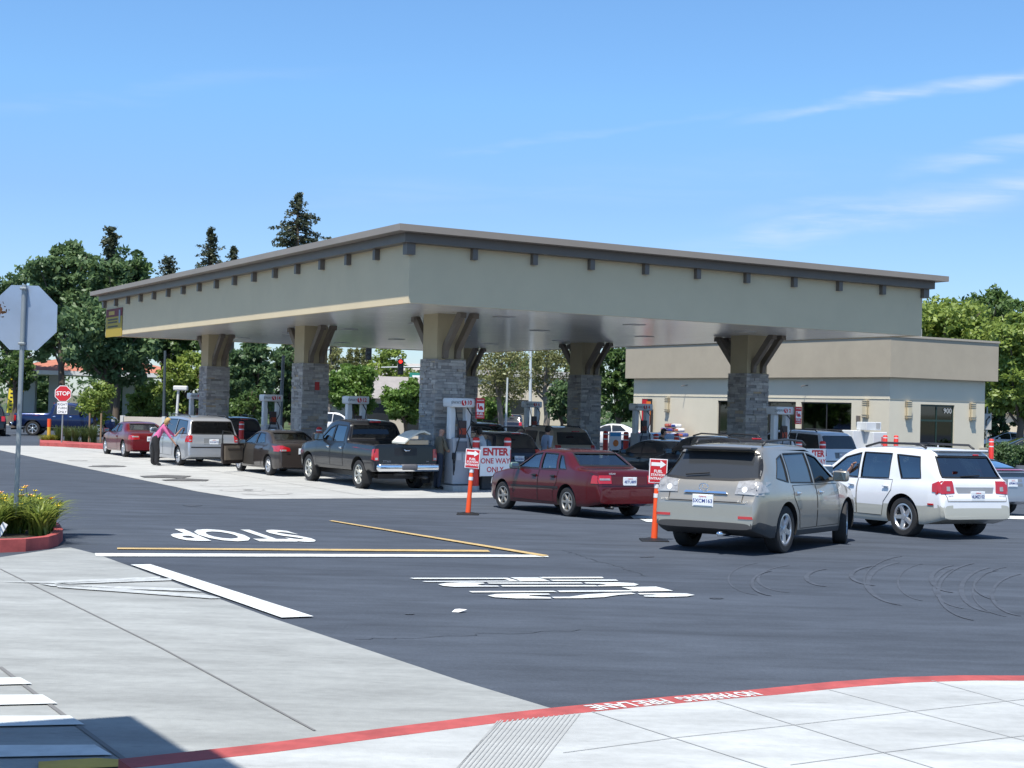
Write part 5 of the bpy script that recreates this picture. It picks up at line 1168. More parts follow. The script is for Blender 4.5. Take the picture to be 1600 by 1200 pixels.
SUV = dict(W=1.84, rw=.365, ww=.235, rim='five', ax=(-1.25, 1.465), tum=.34, top=[(-2.33, .46), (-2.37, .60), (-2.37, .76), (-2.27, .83), (-2.22, 1.02), (-2.16, 1.12), (-1.74, 1.55), (-1.80, 1.60), (-1.55, 1.655), (-.6, 1.685), (.2, 1.665), (.45, 1.61), (1.2, 1.14), (1.35, 1.09), (2.05, .96), (2.28, .8), (2.36, .55)],
 belt=[(-2.37, 1.06), (-1.4, 1.06), (1, .99), (2.3, .78)], bot=[(-2.37, .40), (-1.8, .26), (1.8, .24), (2.37, .30)], w=widths(2.35, 1.84, .11), cab=[(-1.75, .7), (1.1, .6), (1.1, 1.03), (.42, 1.52), (.1, 1.585), (-1.5, 1.575), (-1.66, 1.50), (-2.0, 1.12)], cabr=(-1.45, .5),
 wins=[[(.98, 1.08), (.46, 1.46), (.08, 1.53), (.02, 1.06)], [(-.06, 1.06), (.0, 1.535), (-.95, 1.52), (-1.02, 1.08)], [(-1.10, 1.085), (-1.02, 1.51), (-1.28, 1.44), (-1.55, 1.15)]],
 rearwin=[(-.78, 1.15), (-.40, 1.12), (.40, 1.12), (.78, 1.15), (.65, 1.52), (-.65, 1.52)], frontwin=[(-.7, 1.18), (.7, 1.18), (.58, 1.55), (-.58, 1.55)],
 doors=[[(.98, .36), (.98, 1.03), (.0, 1.03), (.0, .36)], [(-.02, .36), (-.02, 1.03), (-.98, 1.035), (-.98, .85), (-.78, .62), (-.72, .36)]], seats=[(.2, (-.4, .4)), (-.8, (-.42, .42))], seatz=.72, dash=.95, dashz=1.0, mirror=(.78, 1.16), mirs=1.2,
 lamps=[([(.47, .91), (.50, 1.10), (.72, 1.12), (.84, 1.09), (.86, .90)], 'B', LCLR, [([(.53+.035*math.cos(R(a)), 1.03+.035*math.sin(R(a))) for a in range(0, 360, 45)], GRYM), ([(.62+.045*math.cos(R(a)), .98+.045*math.sin(R(a))) for a in range(0, 360, 45)], SREF), ([(.74+.04*math.cos(R(a)), 1.03+.04*math.sin(R(a))) for a in range(0, 360, 45)], LCLR), ([(.52, .915), (.82, .905), (.82, .93), (.52, .94)], GRYM)]), ([(-2.26, .93), (-1.92, .95), (-2.02, 1.06), (-2.2, 1.09)], 'S', LCLR, []), ([(.56, .55), (.79, .55), (.78, .59), (.56, .59)], 'B', LRED, []), ([(.5, .7), (.82, .68), (.76, .84), (.5, .86)], 'F', LCLR, [])],
 split=(.335, mat('cladding_grey', (.05, .05, .052), .7), .47), plate=(.80, 0.02, '5XCM163'), handlem=CHR, wiper=(.40, 1.165, .02, 1.20))
RX = sp(SUV, rseams=[([(-.62, 1.12), (-.60, .79), (.60, .79), (.62, 1.12)], .012)], glasses={'B': mat('glass_smoke', (.035, .038, .042), .12, coat=.5), 1: mat('glass_smoke', (.035, .038, .042), .12, coat=.5), 2: mat('glass_smoke', (.035, .038, .042), .12, coat=.5)}, badges=[('RX 330', -.62, .80, .055), ('LEXUS', .66, .80, .045)], extra=[('chrome_garnish', [(-.36, .905), (.36, .905), (.33, .935), (-.33, .935)], 'B', CHR, .03), ('bumper_step', [(-.66, .775), (.66, .775), (.60, .80), (-.60, .80)], 'B', mat('step_grey', (.20, .19, .17), .6), .006)],
 trim=[([(-.75, .66), (.98, .62)], .025, M_RX)], tubes=[([(-2.0, -.28, .31), (-2.38, -.28, .31)], .04, CHR, 'exhaust_pipe')]+[([(-1.45, s_*.56, 1.645), (-1.35, s_*.57, 1.71), (-.5, s_*.58, 1.745), (.15, s_*.57, 1.72), (.3, s_*.57, 1.66)], .018, DARK, 'roof_rail') for s_ in (1, -1)],
 boxes=[((-1.80, 0, 1.585), (.26, 1.16, .05), mat('spoiler_dark', (.03, .03, .032), .3), 'spoiler')])
make_car('parked_suv', 'champagne silver SUV with clear tail lights turning in the foreground, seen from behind', 'car', RX, M_RX, origin((-1.25, -.82), 1221, 864, R(57)), R(57), steer=R(17), glassm=G_DARK)
rxo = [o for o in bpy.data.objects if o.name.startswith('parked_suv')][0]; b = MB(); P_ = [(-2.30, .02+.075*math.cos(R(a)), 1.0+.055*math.sin(R(a))) for a in range(0, 361, 20)]
b.tube(P_, .008, 6, False); b.tube([(-2.30, .03, 1.045), (-2.30, .05, .985), (-2.30, -.04, .975)], .007, 6); b.build('emblem', CHR, rxo, 180)
make_car('sedan', 'maroon four door sedan waiting between the two orange delineator posts', 'car', VOLVO, M_VOL, origin((-1.24, .78), 889, 807, HL), HL, glassm=G_MID, steer=R(4), rimm=mat('rim_worn', (.32, .31, .29), .45, metal=.6))
RX3 = sp(SUV, rseams=[([(-.76, 1.06), (-.70, .70), (.70, .70), (.76, 1.06)], .01)], W=1.82, tum=.26, rim='five', top=[(-2.27, .46), (-2.31, .58), (-2.30, .74), (-2.19, .80), (-2.17, 1.05), (-2.10, 1.12), (-1.84, 1.55), (-1.76, 1.62), (-1.3, 1.66), (-.5, 1.675), (.3, 1.64), (.55, 1.56), (1.2, 1.12), (1.35, 1.06), (2.05, .92), (2.22, .8), (2.28, .5)],
 ax=(-1.28, 1.34), w=widths(2.28, 1.82, .10), cab=[(-1.75, .7), (1.05, .6), (1.05, 1.03), (.5, 1.48), (.1, 1.56), (-1.5, 1.56), (-1.74, 1.50), (-2.0, 1.12)], cabr=(-1.5, .55),
 wins=[[(1.0, 1.07), (.52, 1.42), (.08, 1.52), (.02, 1.05)], [(-.06, 1.05), (.0, 1.53), (-.80, 1.52), (-.86, 1.06)], [(-1.20, 1.07), (-.93, 1.51), (-1.56, 1.48), (-1.70, 1.09)]],
 rearwin=[(-.70, 1.12), (.70, 1.12), (.63, 1.50), (-.63, 1.50)], split=(.60, mat('cladding_champagne', (.42, .42, .37), .4, coat=.5)), glasses={0: G_MID}, plate=(.79, -.02, '4LMZ102'), handlem=M_WH,
 lamps=[([(.50, .84), (.52, 1.06), (.70, 1.06), (.83, .96), (.84, .82)], 'B', LRED, [([(.60, .88), (.68, .88), (.68, .96), (.60, .96)], LCLR)]), ([(-2.2, .84), (-2.02, .86), (-2.0, 1.0), (-2.14, 1.06)], 'S', LRED, []), ([(.5, .68), (.8, .66), (.76, .84), (.5, .84)], 'F', LCLR, []), ([(-2.05, .62), (-1.93, .62), (-1.93, .65), (-2.05, .65)], 'S', LRED, [])],
 badges=[('LEXUS', .62, .79, .045), ('RX 300', -.62, .79, .045)], extra=[('plate_recess', [(-.42, .84), (.42, .84), (.46, .95), (-.46, .95)], 'B', mat('recess_grey', (.25, .26, .28), .4), .003)], trim=[], tubes=[([(-1.55, s_*.58, 1.64), (-1.4, s_*.60, 1.71), (-.3, s_*.61, 1.72), (.1, s_*.59, 1.64)], .022, DARK, 'roof_rail') for s_ in (1, -1)]+[([(-.35, -.6, 1.72), (-.35, .6, 1.72)], .016, DARK, 'cross_bar')], wiper=(.28, 1.13, -.18, 1.15), boxes=[((-1.8, 0, 1.61), (.2, 1.2, .04), M_WH, 'spoiler'), ((-2.19, .0, 1.535), (.04, .12, .03), LRED, 'brake_light')])
H3 = R(116)
rx3 = make_car('suv', 'white SUV with beige lower panels and roof rails, driver leaning an arm out', 'car', RX3, M_WH, origin((-1.28, .80), 1415, 838, H3), H3, glassm=glass('glass_teal', (.16, .20, .20), .055))
CIVIC = sp(SEDAN, W=1.75, rw=.315, rim='seven', ax=(-1.32, 1.38), tum=.34, top=[(-2.20, .42), (-2.24, .62), (-2.20, .70), (-2.17, 1.0), (-2.08, 1.05), (-1.55, 1.08), (-.85, 1.38), (-.6, 1.42), (-.05, 1.44), (.3, 1.38), (1.25, .98), (1.4, .95), (2.0, .82), (2.18, .68), (2.24, .4)], w=widths(2.2, 1.75),
 cab=[(-1.25, .55), (1.1, .55), (1.0, .93), (.30, 1.30), (-.1, 1.37), (-.65, 1.35), (-.85, 1.29), (-1.35, 1.03)], wins=[[(.95, .97), (.36, 1.27), (-.02, 1.33), (-.06, .97)], [(-.14, .98), (-.10, 1.33), (-.62, 1.31), (-.92, 1.02)]], rearwin=[(-.64, 1.12), (.64, 1.12), (.54, 1.35), (-.54, 1.35)], frontwin=[(-.68, 1.04), (.68, 1.04), (.58, 1.33), (-.58, 1.33)],
 lamps=[([(.44, .80), (.46, .90), (.70, .97), (.82, .95), (.84, .78)], 'B', LRED, [([(.58, .80), (.76, .80), (.76, .85), (.58, .85)], LCLR)]), ([(-2.16, .80), (-1.86, .88), (-1.95, .97), (-2.12, .97)], 'S', LRED, []), ([(.45, .6), (.74, .6), (.72, .72), (.45, .72)], 'F', LCLR, [])], plate=(.80, 0, '5TRD330'), badges=[('CIVIC', .5, .72, .05)], opendoor=True, trim=[])
make_car('sedan', 'brown grey sedan with its front door open behind the black pickup', 'car', CIVIC, paint('brown_grey', (.05, .041, .038), .3, .3), origin((-1.32, .76), 422, 743, HL), HL, glassm=G_MID)
COUPE = sp(CIVIC, W=1.74, opendoor=False, tum=.36, rw=.32, rim='five', top=[(-2.25, .42), (-2.29, .62), (-2.24, .68), (-2.20, .93), (-2.1, .97), (-1.5, 1.02), (-.95, 1.31), (-.65, 1.37), (-.1, 1.385), (.25, 1.33), (1.1, .96), (1.25, .93), (2.0, .80), (2.2, .66), (2.27, .4)], wins=[[(.85, .955), (.32, 1.22), (-.05, 1.28), (-.16, .955)], [(-.24, .955), (-.14, 1.28), (-.62, 1.27), (-.9, 1.0)]], doors=[[(.85, .28), (.85, .92), (-.55, .92), (-.5, .28)]],
 lamps=[([(.46, .72), (.46, .86), (.80, .88), (.82, .70)], 'B', LRED, [([(.5, .80), (.74, .80), (.74, .85), (.5, .85)], LCLR)]), ([(-2.2, .72), (-1.95, .74), (-2.0, .86), (-2.18, .87)], 'S', LRED, []), ([(.45, .6), (.74, .6), (.72, .72), (.45, .72)], 'F', LCLR, [])], plate=(.74, 0, '5DKL201'), badges=[], rearwin=[(-.6, 1.06), (.6, 1.06), (.5, 1.29), (-.5, 1.29)], frontwin=[(-.66, 1.0), (.66, 1.0), (.56, 1.28), (-.56, 1.28)], w=widths(2.25, 1.74), cab=[(-1.25, .5), (1.1, .5), (.95, .9), (.30, 1.24), (-.1, 1.31), (-.65, 1.30), (-.9, 1.22), (-1.35, .98)])
make_car('coupe', 'maroon two door coupe leaving the pumps at the far left', 'car', COUPE, paint('maroon_bright', (.12, .008, .012), .1, .28), origin((-1.32, .76), 195, 714, HL), HL, glassm=G_MID)
VAN = dict(W=1.95, rw=.34, ww=.21, rim='seven', ax=(-1.45, 1.58), tum=.24, top=[(-2.48, .42), (-2.52, .60), (-2.50, .78), (-2.42, .84), (-2.40, 1.06), (-2.18, 1.58), (-2.1, 1.68), (-1.7, 1.74), (-.6, 1.77), (.4, 1.73), (.7, 1.65), (1.6, 1.16), (1.8, 1.08), (2.35, .88), (2.48, .7), (2.52, .45)], belt=[(-2.5, 1.08), (0, 1.05), (1.5, 1.0), (2.4, .78)], bot=[(-2.5, .36), (-2, .24), (2, .2), (2.5, .28)], w=widths(2.5, 1.95, .09),
 cab=[(-2.1, .7), (1.4, .6), (1.4, 1.05), (.68, 1.56), (.3, 1.66), (-1.8, 1.65), (-2.05, 1.55), (-2.25, 1.12)], cabr=(-1.9, .75), wins=[[(1.35, 1.12), (.72, 1.50), (.35, 1.60), (.30, 1.08)], [(.22, 1.08), (.27, 1.61), (-.85, 1.62), (-.88, 1.10)], [(-.97, 1.10), (-.94, 1.62), (-1.95, 1.58), (-2.16, 1.14)]], rearwin=[(-.77, 1.14), (.77, 1.14), (.71, 1.57), (-.71, 1.57)], frontwin=[(-.75, 1.22), (.75, 1.22), (.66, 1.62), (-.66, 1.62)],
 doors=[[(1.25, .34), (1.25, 1.04), (.26, 1.04), (.26, .34)], [(.24, .34), (.24, 1.05), (-.9, 1.07), (-.9, .8), (-.8, .34)]], seats=[(.5, (-.42, .42)), (-.5, (-.42, .42))], seatz=.75, dash=1.2, dashz=1.0, mirror=(1.1, 1.18), mirs=1.2,
 lamps=[([(.76, .86), (.74, 1.08), (.86, 1.10), (.90, .86)], 'B', LRED, [([(.79, .90), (.86, .90), (.86, .94), (.79, .94)], LCLR)]), ([(-2.38, .86), (-2.2, .86), (-2.2, 1.04), (-2.32, 1.08)], 'S', LRED, []), ([(.5, .68), (.84, .66), (.8, .82), (.5, .82)], 'F', LCLR, [])], plate=(.87, -.02, '4WNB772'), extra=[('plate_surround', [(-.38, .78), (.34, .78), (.34, .99), (-.38, .99)], 'B', mat('surround_grey', (.16, .17, .18), .4), .003), ('bumper_pad', [(-.80, .66), (.80, .66), (.80, .70), (-.80, .70)], 'B', BLK, .004)], trim=[([(-.9, 1.0), (1.2, .98)], .012, BLK)],
 tubes=[([(-1.8, s_*.64, 1.70), (-1.7, s_*.65, 1.78), (.2, s_*.66, 1.79), (.35, s_*.66, 1.72)], .02, DARK, 'roof_rail') for s_ in (1, -1)])
make_car('minivan', 'silver minivan with dark windows and a woman at its side', 'car', VAN, paint('silver', (.42, .44, .47), .55, .3), origin((-1.45, .86), 281, 727.5, HL), HL)
PICK = dict(W=1.96, rw=.40, ww=.27, rim='seven', ax=(-1.66, 1.90), arch=.09, tum=.30, top=[(-2.70, .58), (-2.73, .72), (-2.73, 1.25), (-2.70, 1.28), (-.80, 1.30), (-.74, 1.34), (-.60, 1.80), (-.5, 1.87), (.3, 1.91), (.75, 1.86), (1.45, 1.38), (1.6, 1.31), (2.6, 1.18), (2.8, .95), (2.86, .55)], belt=[(-2.75, 1.18), (.9, 1.20), (2.7, 1.0)], bot=[(-2.73, .52), (2.0, .46), (2.86, .42)], w=[(-2.8, .93), (-2.6, .97), (-.8, .98), (2.2, .98), (2.6, .92), (2.86, .78)],
 cab=[(-.6, .9), (1.3, .8), (1.3, 1.28), (.68, 1.72), (.2, 1.80), (-.42, 1.77), (-.58, 1.70), (-.66, 1.25)], cabr=(-.5, .8), wins=[[(1.12, 1.27), (.68, 1.62), (.35, 1.72), (.32, 1.25)], [(.24, 1.25), (.28, 1.73), (-.44, 1.71), (-.54, 1.26)]], rearwin=[(-.76, 1.36), (.76, 1.36), (.66, 1.76), (-.66, 1.76)], frontwin=[(-.75, 1.42), (.75, 1.42), (.65, 1.78), (-.65, 1.78)],
 doors=[[(1.30, .58), (1.30, 1.22), (.28, 1.22), (.28, .58)], [(.26, .58), (.26, 1.22), (-.62, 1.22), (-.62, .58)]], seats=[(.5, (-.4, .4))], seatz=1.0, dash=1.1, dashz=1.2, mirror=(.95, 1.36), mirs=1.5, mirrorm=BLK, handlem=CHR, bed=(-2.62, -.92, .85), rearin=None,
 lamps=[([(.83, .82), (.83, 1.14), (.95, 1.14), (.95, .82)], 'B', LRED, [([(.85, .84), (.93, .84), (.93, .90), (.85, .90)], LCLR)]), ([(-2.66, .84), (-2.56, .84), (-2.56, 1.12), (-2.66, 1.14)], 'S', LRED, []), ([(.5, .9), (.88, .88), (.84, 1.08), (.5, 1.08)], 'F', LCLR, [])], badges=[('TITAN', .58, .80, .085), ('4X4', -.66, .80, .05)],
 boxes=[((-2.84, 0, .64), (.22, 1.86, .22), CHR, 'bumper'), ((-2.86, 0, .655), (.22, .5, .17), mat('bumper_dark', (.10, .10, .11), .4), 'bumper_step'), ((-.66, 0, 1.84), (.05, .34, .06), LRED, 'brake_light'), ((-2.12, .92, .34), (.03, .26, .34), RUB, 'mud_flap'), ((-2.12, -.92, .34), (.03, .26, .34), RUB, 'mud_flap'), ((1.42, .92, .34), (.03, .22, .3), RUB, 'mud_flap')],
 tubes=[([(-2.2, -.5, .38), (-2.9, -.55, .36)], .045, DARK, 'exhaust_pipe'), ([(-2.6, -.2, .45), (-2.6, .3, .45)], .05, DARK, 'hitch_bar'), ([(-2.755, .09, 1.13), (-2.775, .05, 1.10), (-2.775, -.05, 1.10), (-2.755, -.09, 1.13)], .018, CHR, 'tailgate_handle')], extra=[('tailgate_panel', [(-.34, .96), (.34, .96), (.34, 1.18), (-.34, 1.18)], 'B', mat('tailgate_dark', (.012, .012, .014), .4), .003), ('roof_tint', [(-.7, 1.79), (.7, 1.79), (.7, 1.80), (-.7, 1.80)], 'B', BLK, .002)])
TT = make_car('pickup_truck', 'dark charcoal pickup truck with chrome rear bumper refuelling at pump 10', 'truck', PICK, paint('charcoal', (.010, .011, .015), .1, .3), origin((-1.66, .85), 564, 763.5, HL), HL, rimm=mat('rim_ring', (.5, .5, .47), .35, metal=.7))
# folded board lying on the tailgate
b_o = TT.location+Matrix.Rotation(HL, 3, 'Z') @ Vector((-2.45, -.22, 1.24)); t = thing('folded_board', 'cream folded board with a dark edge resting on the pickup tailgate', 'board', b_o, HL+R(8))
b = MB(); b.box((-.12, -.05, .09), (.5, .66, .12), bev=.01); b.build('box', mat('board_cream', (.5, .40, .28), .8), t)
b = MB(); prof = [(-.45, .10), (-.25, .26), (0, .38), (.2, .42), (.40, .34), (.40, .30), (.2, .37), (0, .33), (-.25, .20), (-.45, .05)]; b.prism([(-p[0], p[1]) for p in prof], 'x', -.42, .2); b.build('curved_lid', mat('lid_white', (.62, .62, .55), .6), t)
# lamps off: far and half hidden vehicles
PRIUS = sp(SUV, W=1.73, rw=.31, ww=.19, tum=.30, ax=(-1.35, 1.35), top=[(-2.2, .45), (-2.23, .58), (-2.21, .78), (-2.15, .84), (-2.13, 1.08), (-2.02, 1.12), (-1.2, 1.36), (-.4, 1.47), (.1, 1.46), (.4, 1.38), (1.3, .98), (1.5, .93), (2.05, .78), (2.2, .6), (2.22, .4)], belt=[(-2.2, 1.0), (1, .93), (2.2, .68)], w=widths(2.2, 1.73, .09), cab=[(-1.3, .6), (1.1, .55), (1.0, .95), (.38, 1.30), (0, 1.38), (-.5, 1.38), (-1.3, 1.24), (-1.6, 1.05)], cabr=(-1.25, .45),
 wins=[[(1.0, 1.0), (.40, 1.28), (.0, 1.36), (-.02, .99)], [(-.1, 1.0), (-.06, 1.36), (-.6, 1.35), (-.95, 1.06)]], rearwin=[(-.66, 1.145), (.66, 1.145), (.52, 1.36), (-.52, 1.36)], frontwin=[(-.66, 1.03), (.66, 1.03), (.55, 1.36), (-.55, 1.36)], doors=[], seats=[(.1, (-.36, .36))], seatz=.55, split=None, plate=(.80, 0, '6PRM418'), wiper=None, mirror=(.7, 1.02),
 lamps=[([(.66, .82), (.68, 1.10), (.76, 1.10), (.80, .82)], 'B', LRED, []), ([(.45, .6), (.7, .6), (.7, .7), (.45, .7)], 'F', LCLR, [])], extra=[('lower_rear_glass', [(-.64, .95), (.64, .95), (.66, 1.08), (-.66, 1.08)], 'B', mat('opaque_glass', (.015, .018, .02), .06, coat=1), .006), ('light_bar', [(-.66, 1.095), (.66, 1.095), (.66, 1.115), (-.66, 1.115)], 'B', LRED, .02), ('plate_recess', [(-.36, .72), (.36, .72), (.36, .90), (-.36, .90)], 'B', mat('recess_silver', (.16, .18, .21), .4), .002)], badges=[], tubes=[], boxes=[])
make_car('hatchback', 'pale blue silver hatchback cut by the right edge of the picture', 'car', PRIUS, paint('ice_silver', (.30, .34, .41), .55, .28), origin((-1.35, -.76), 1571, 803, HL), HL, glassm=glass('glass_blue', (.16, .20, .24), .2))
SUV2 = sp(SUV, W=1.85, tum=.26, top=RX3['top'], ax=(-1.28, 1.34), w=RX3['w'], cab=RX3['cab'], wins=RX3['wins'], rearwin=[(-.70, 1.12), (.70, 1.12), (.60, 1.50), (-.60, 1.50)], split=None, badges=[], extra=[], trim=[], boxes=[((-2.10, .0, 1.56), (.06, .3, .035), LRED, 'brake_light')], tubes=RX3['tubes'][:2], plate=(.80, 0, '3KDR901'), wiper=None, lamps=[([(.62, .82), (.62, 1.08), (.80, 1.08), (.84, .82)], 'B', LRED, []), ([(.5, .68), (.8, .66), (.76, .84), (.5, .84)], 'F', LCLR, [])])
def by_ab(a, b_): p = AB(a, b_); return p
def roofpt(spd, px, py, zr, hd, ref):      # place a car so that a point on its roof falls where the photograph shows it
    d = ray(px, py); t_ = (zr-HC)/d.z; p = Vector((d.x*t_, d.y*t_, 0)); c, s_ = math.cos(hd), math.sin(hd); return Vector((p.x-(c*ref[0]-s_*ref[1]), p.y-(s_*ref[0]+c*ref[1]), 0))
def at_depth(px, Y, hd, ref): p = AT(px, 660, Y); c, s_ = math.cos(hd), math.sin(hd); return Vector((p.x-(c*ref[0]-s_*ref[1]), Y-(s_*ref[0]+c*ref[1]), 0))
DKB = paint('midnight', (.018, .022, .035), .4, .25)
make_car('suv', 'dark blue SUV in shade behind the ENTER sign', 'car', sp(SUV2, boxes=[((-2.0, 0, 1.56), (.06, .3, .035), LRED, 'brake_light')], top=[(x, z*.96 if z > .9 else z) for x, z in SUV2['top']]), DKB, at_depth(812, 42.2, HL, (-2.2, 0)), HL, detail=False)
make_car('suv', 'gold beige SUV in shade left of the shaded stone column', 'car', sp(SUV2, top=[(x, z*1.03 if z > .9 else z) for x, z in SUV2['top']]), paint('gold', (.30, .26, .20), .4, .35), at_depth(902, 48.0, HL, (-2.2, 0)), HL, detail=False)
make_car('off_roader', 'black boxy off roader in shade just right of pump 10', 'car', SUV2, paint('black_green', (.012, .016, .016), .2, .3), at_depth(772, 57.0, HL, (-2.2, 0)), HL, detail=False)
make_car('suv', 'near black SUV directly behind the champagne SUV', 'car', sp(SUV2, boxes=[((-2.0, -.05, 1.62), (.06, .34, .05), LRED, 'brake_light')]), paint('graphite', (.03, .032, .04), .4, .28), at_depth(1188, 40.0, HL, (-2.2, 0)), HL, detail=False)
make_car('minivan', 'white minivan between the store and the white SUV', 'car', VAN, paint('white', (.62, .65, .70), .1, .3), at_depth(1316, 50.5, HL, (-2.4, 0)), HL, detail=False)
make_car('hatchback', 'dark blue black hatchback between the silver minivan and the brown sedan', 'car', sp(SUV2, plate=None), paint('night', (.015, .02, .035), .4, .22), at_depth(383, 56.0, HL, (-2.2, 0)), HL, detail=False)
make_car('sedan', 'blue sedan half hidden below the stacked bags', 'car', sp(CIVIC, opendoor=False, plate=None, badges=[]), paint('blue', (.05, .10, .24), .4, .25), at_depth(1068, 56, HL, (-2.1, 0)), HL, detail=False)
make_car('sedan', 'dark grey sedan in shade in front of fuel pump 4', 'car', sp(CIVIC, opendoor=False, plate=None, badges=[]), paint('dusk_grey', (.045, .047, .05), .4, .3), at_depth(1062, 44.5, HL, (-1.0, 0)), HL, detail=False)
G2 = 'cars parked or passing in the background'
make_car('sedan', 'white car with a blue windscreen far behind the price board', 'car', sp(CIVIC, opendoor=False, plate=None, badges=[]), M_WH, at_depth(955, 84, R(170), (0, 0)), R(172), G2, detail=False)
make_car('suv', 'white SUV far off between the second column and pump 12', 'car', sp(SUV2, plate=None), M_WH, at_depth(520, 90, R(5), (0, 0)), R(5), G2, detail=False)
make_car('suv', 'dark SUV parked under the pale flat roofed building', 'car', sp(SUV2, plate=None), DKB, at_depth(806, 108, R(80), (0, 0)), R(80), G2, detail=False)
make_car('sedan', 'dark green sedan at the right picture edge behind the hedge', 'car', sp(CIVIC, opendoor=False, plate=None, badges=[]), paint('deep_green', (.02, .035, .03), .3, .3), at_depth(1606, 72, R(175), (0, 0)), R(175), G2, detail=False)
make_car('sedan', 'pale car roof glinting behind the hedge right of the store', 'car', sp(CIVIC, opendoor=False, plate=None, badges=[]), M_WH, at_depth(1572, 92, R(178), (0, 0)), R(178), G2, detail=False)
NAVY = paint('navy', (.008, .02, .075), .4, .2)
make_car('pickup_truck', 'navy blue crew cab pickup passing behind the far stop sign', 'truck', sp(PICK, badges=[], wins=[[(1.12, 1.27), (.68, 1.62), (.35, 1.72), (.32, 1.25)], [(.24, 1.25), (.28, 1.73), (-.44, 1.71), (-.54, 1.26)]], ww=.27, rim='six'), NAVY, at_depth(106, 80, R(8), (.1, 0)), R(8), G2, detail=False)
make_car('suv', 'black SUV with a lit red tail light at the left picture edge', 'car', sp(SUV2, rw=.40, plate=None), paint('black', (.008, .009, .012), .2, .2), at_depth(-8, 76, R(112), (-2.0, -.3)), R(112), G2, detail=False)
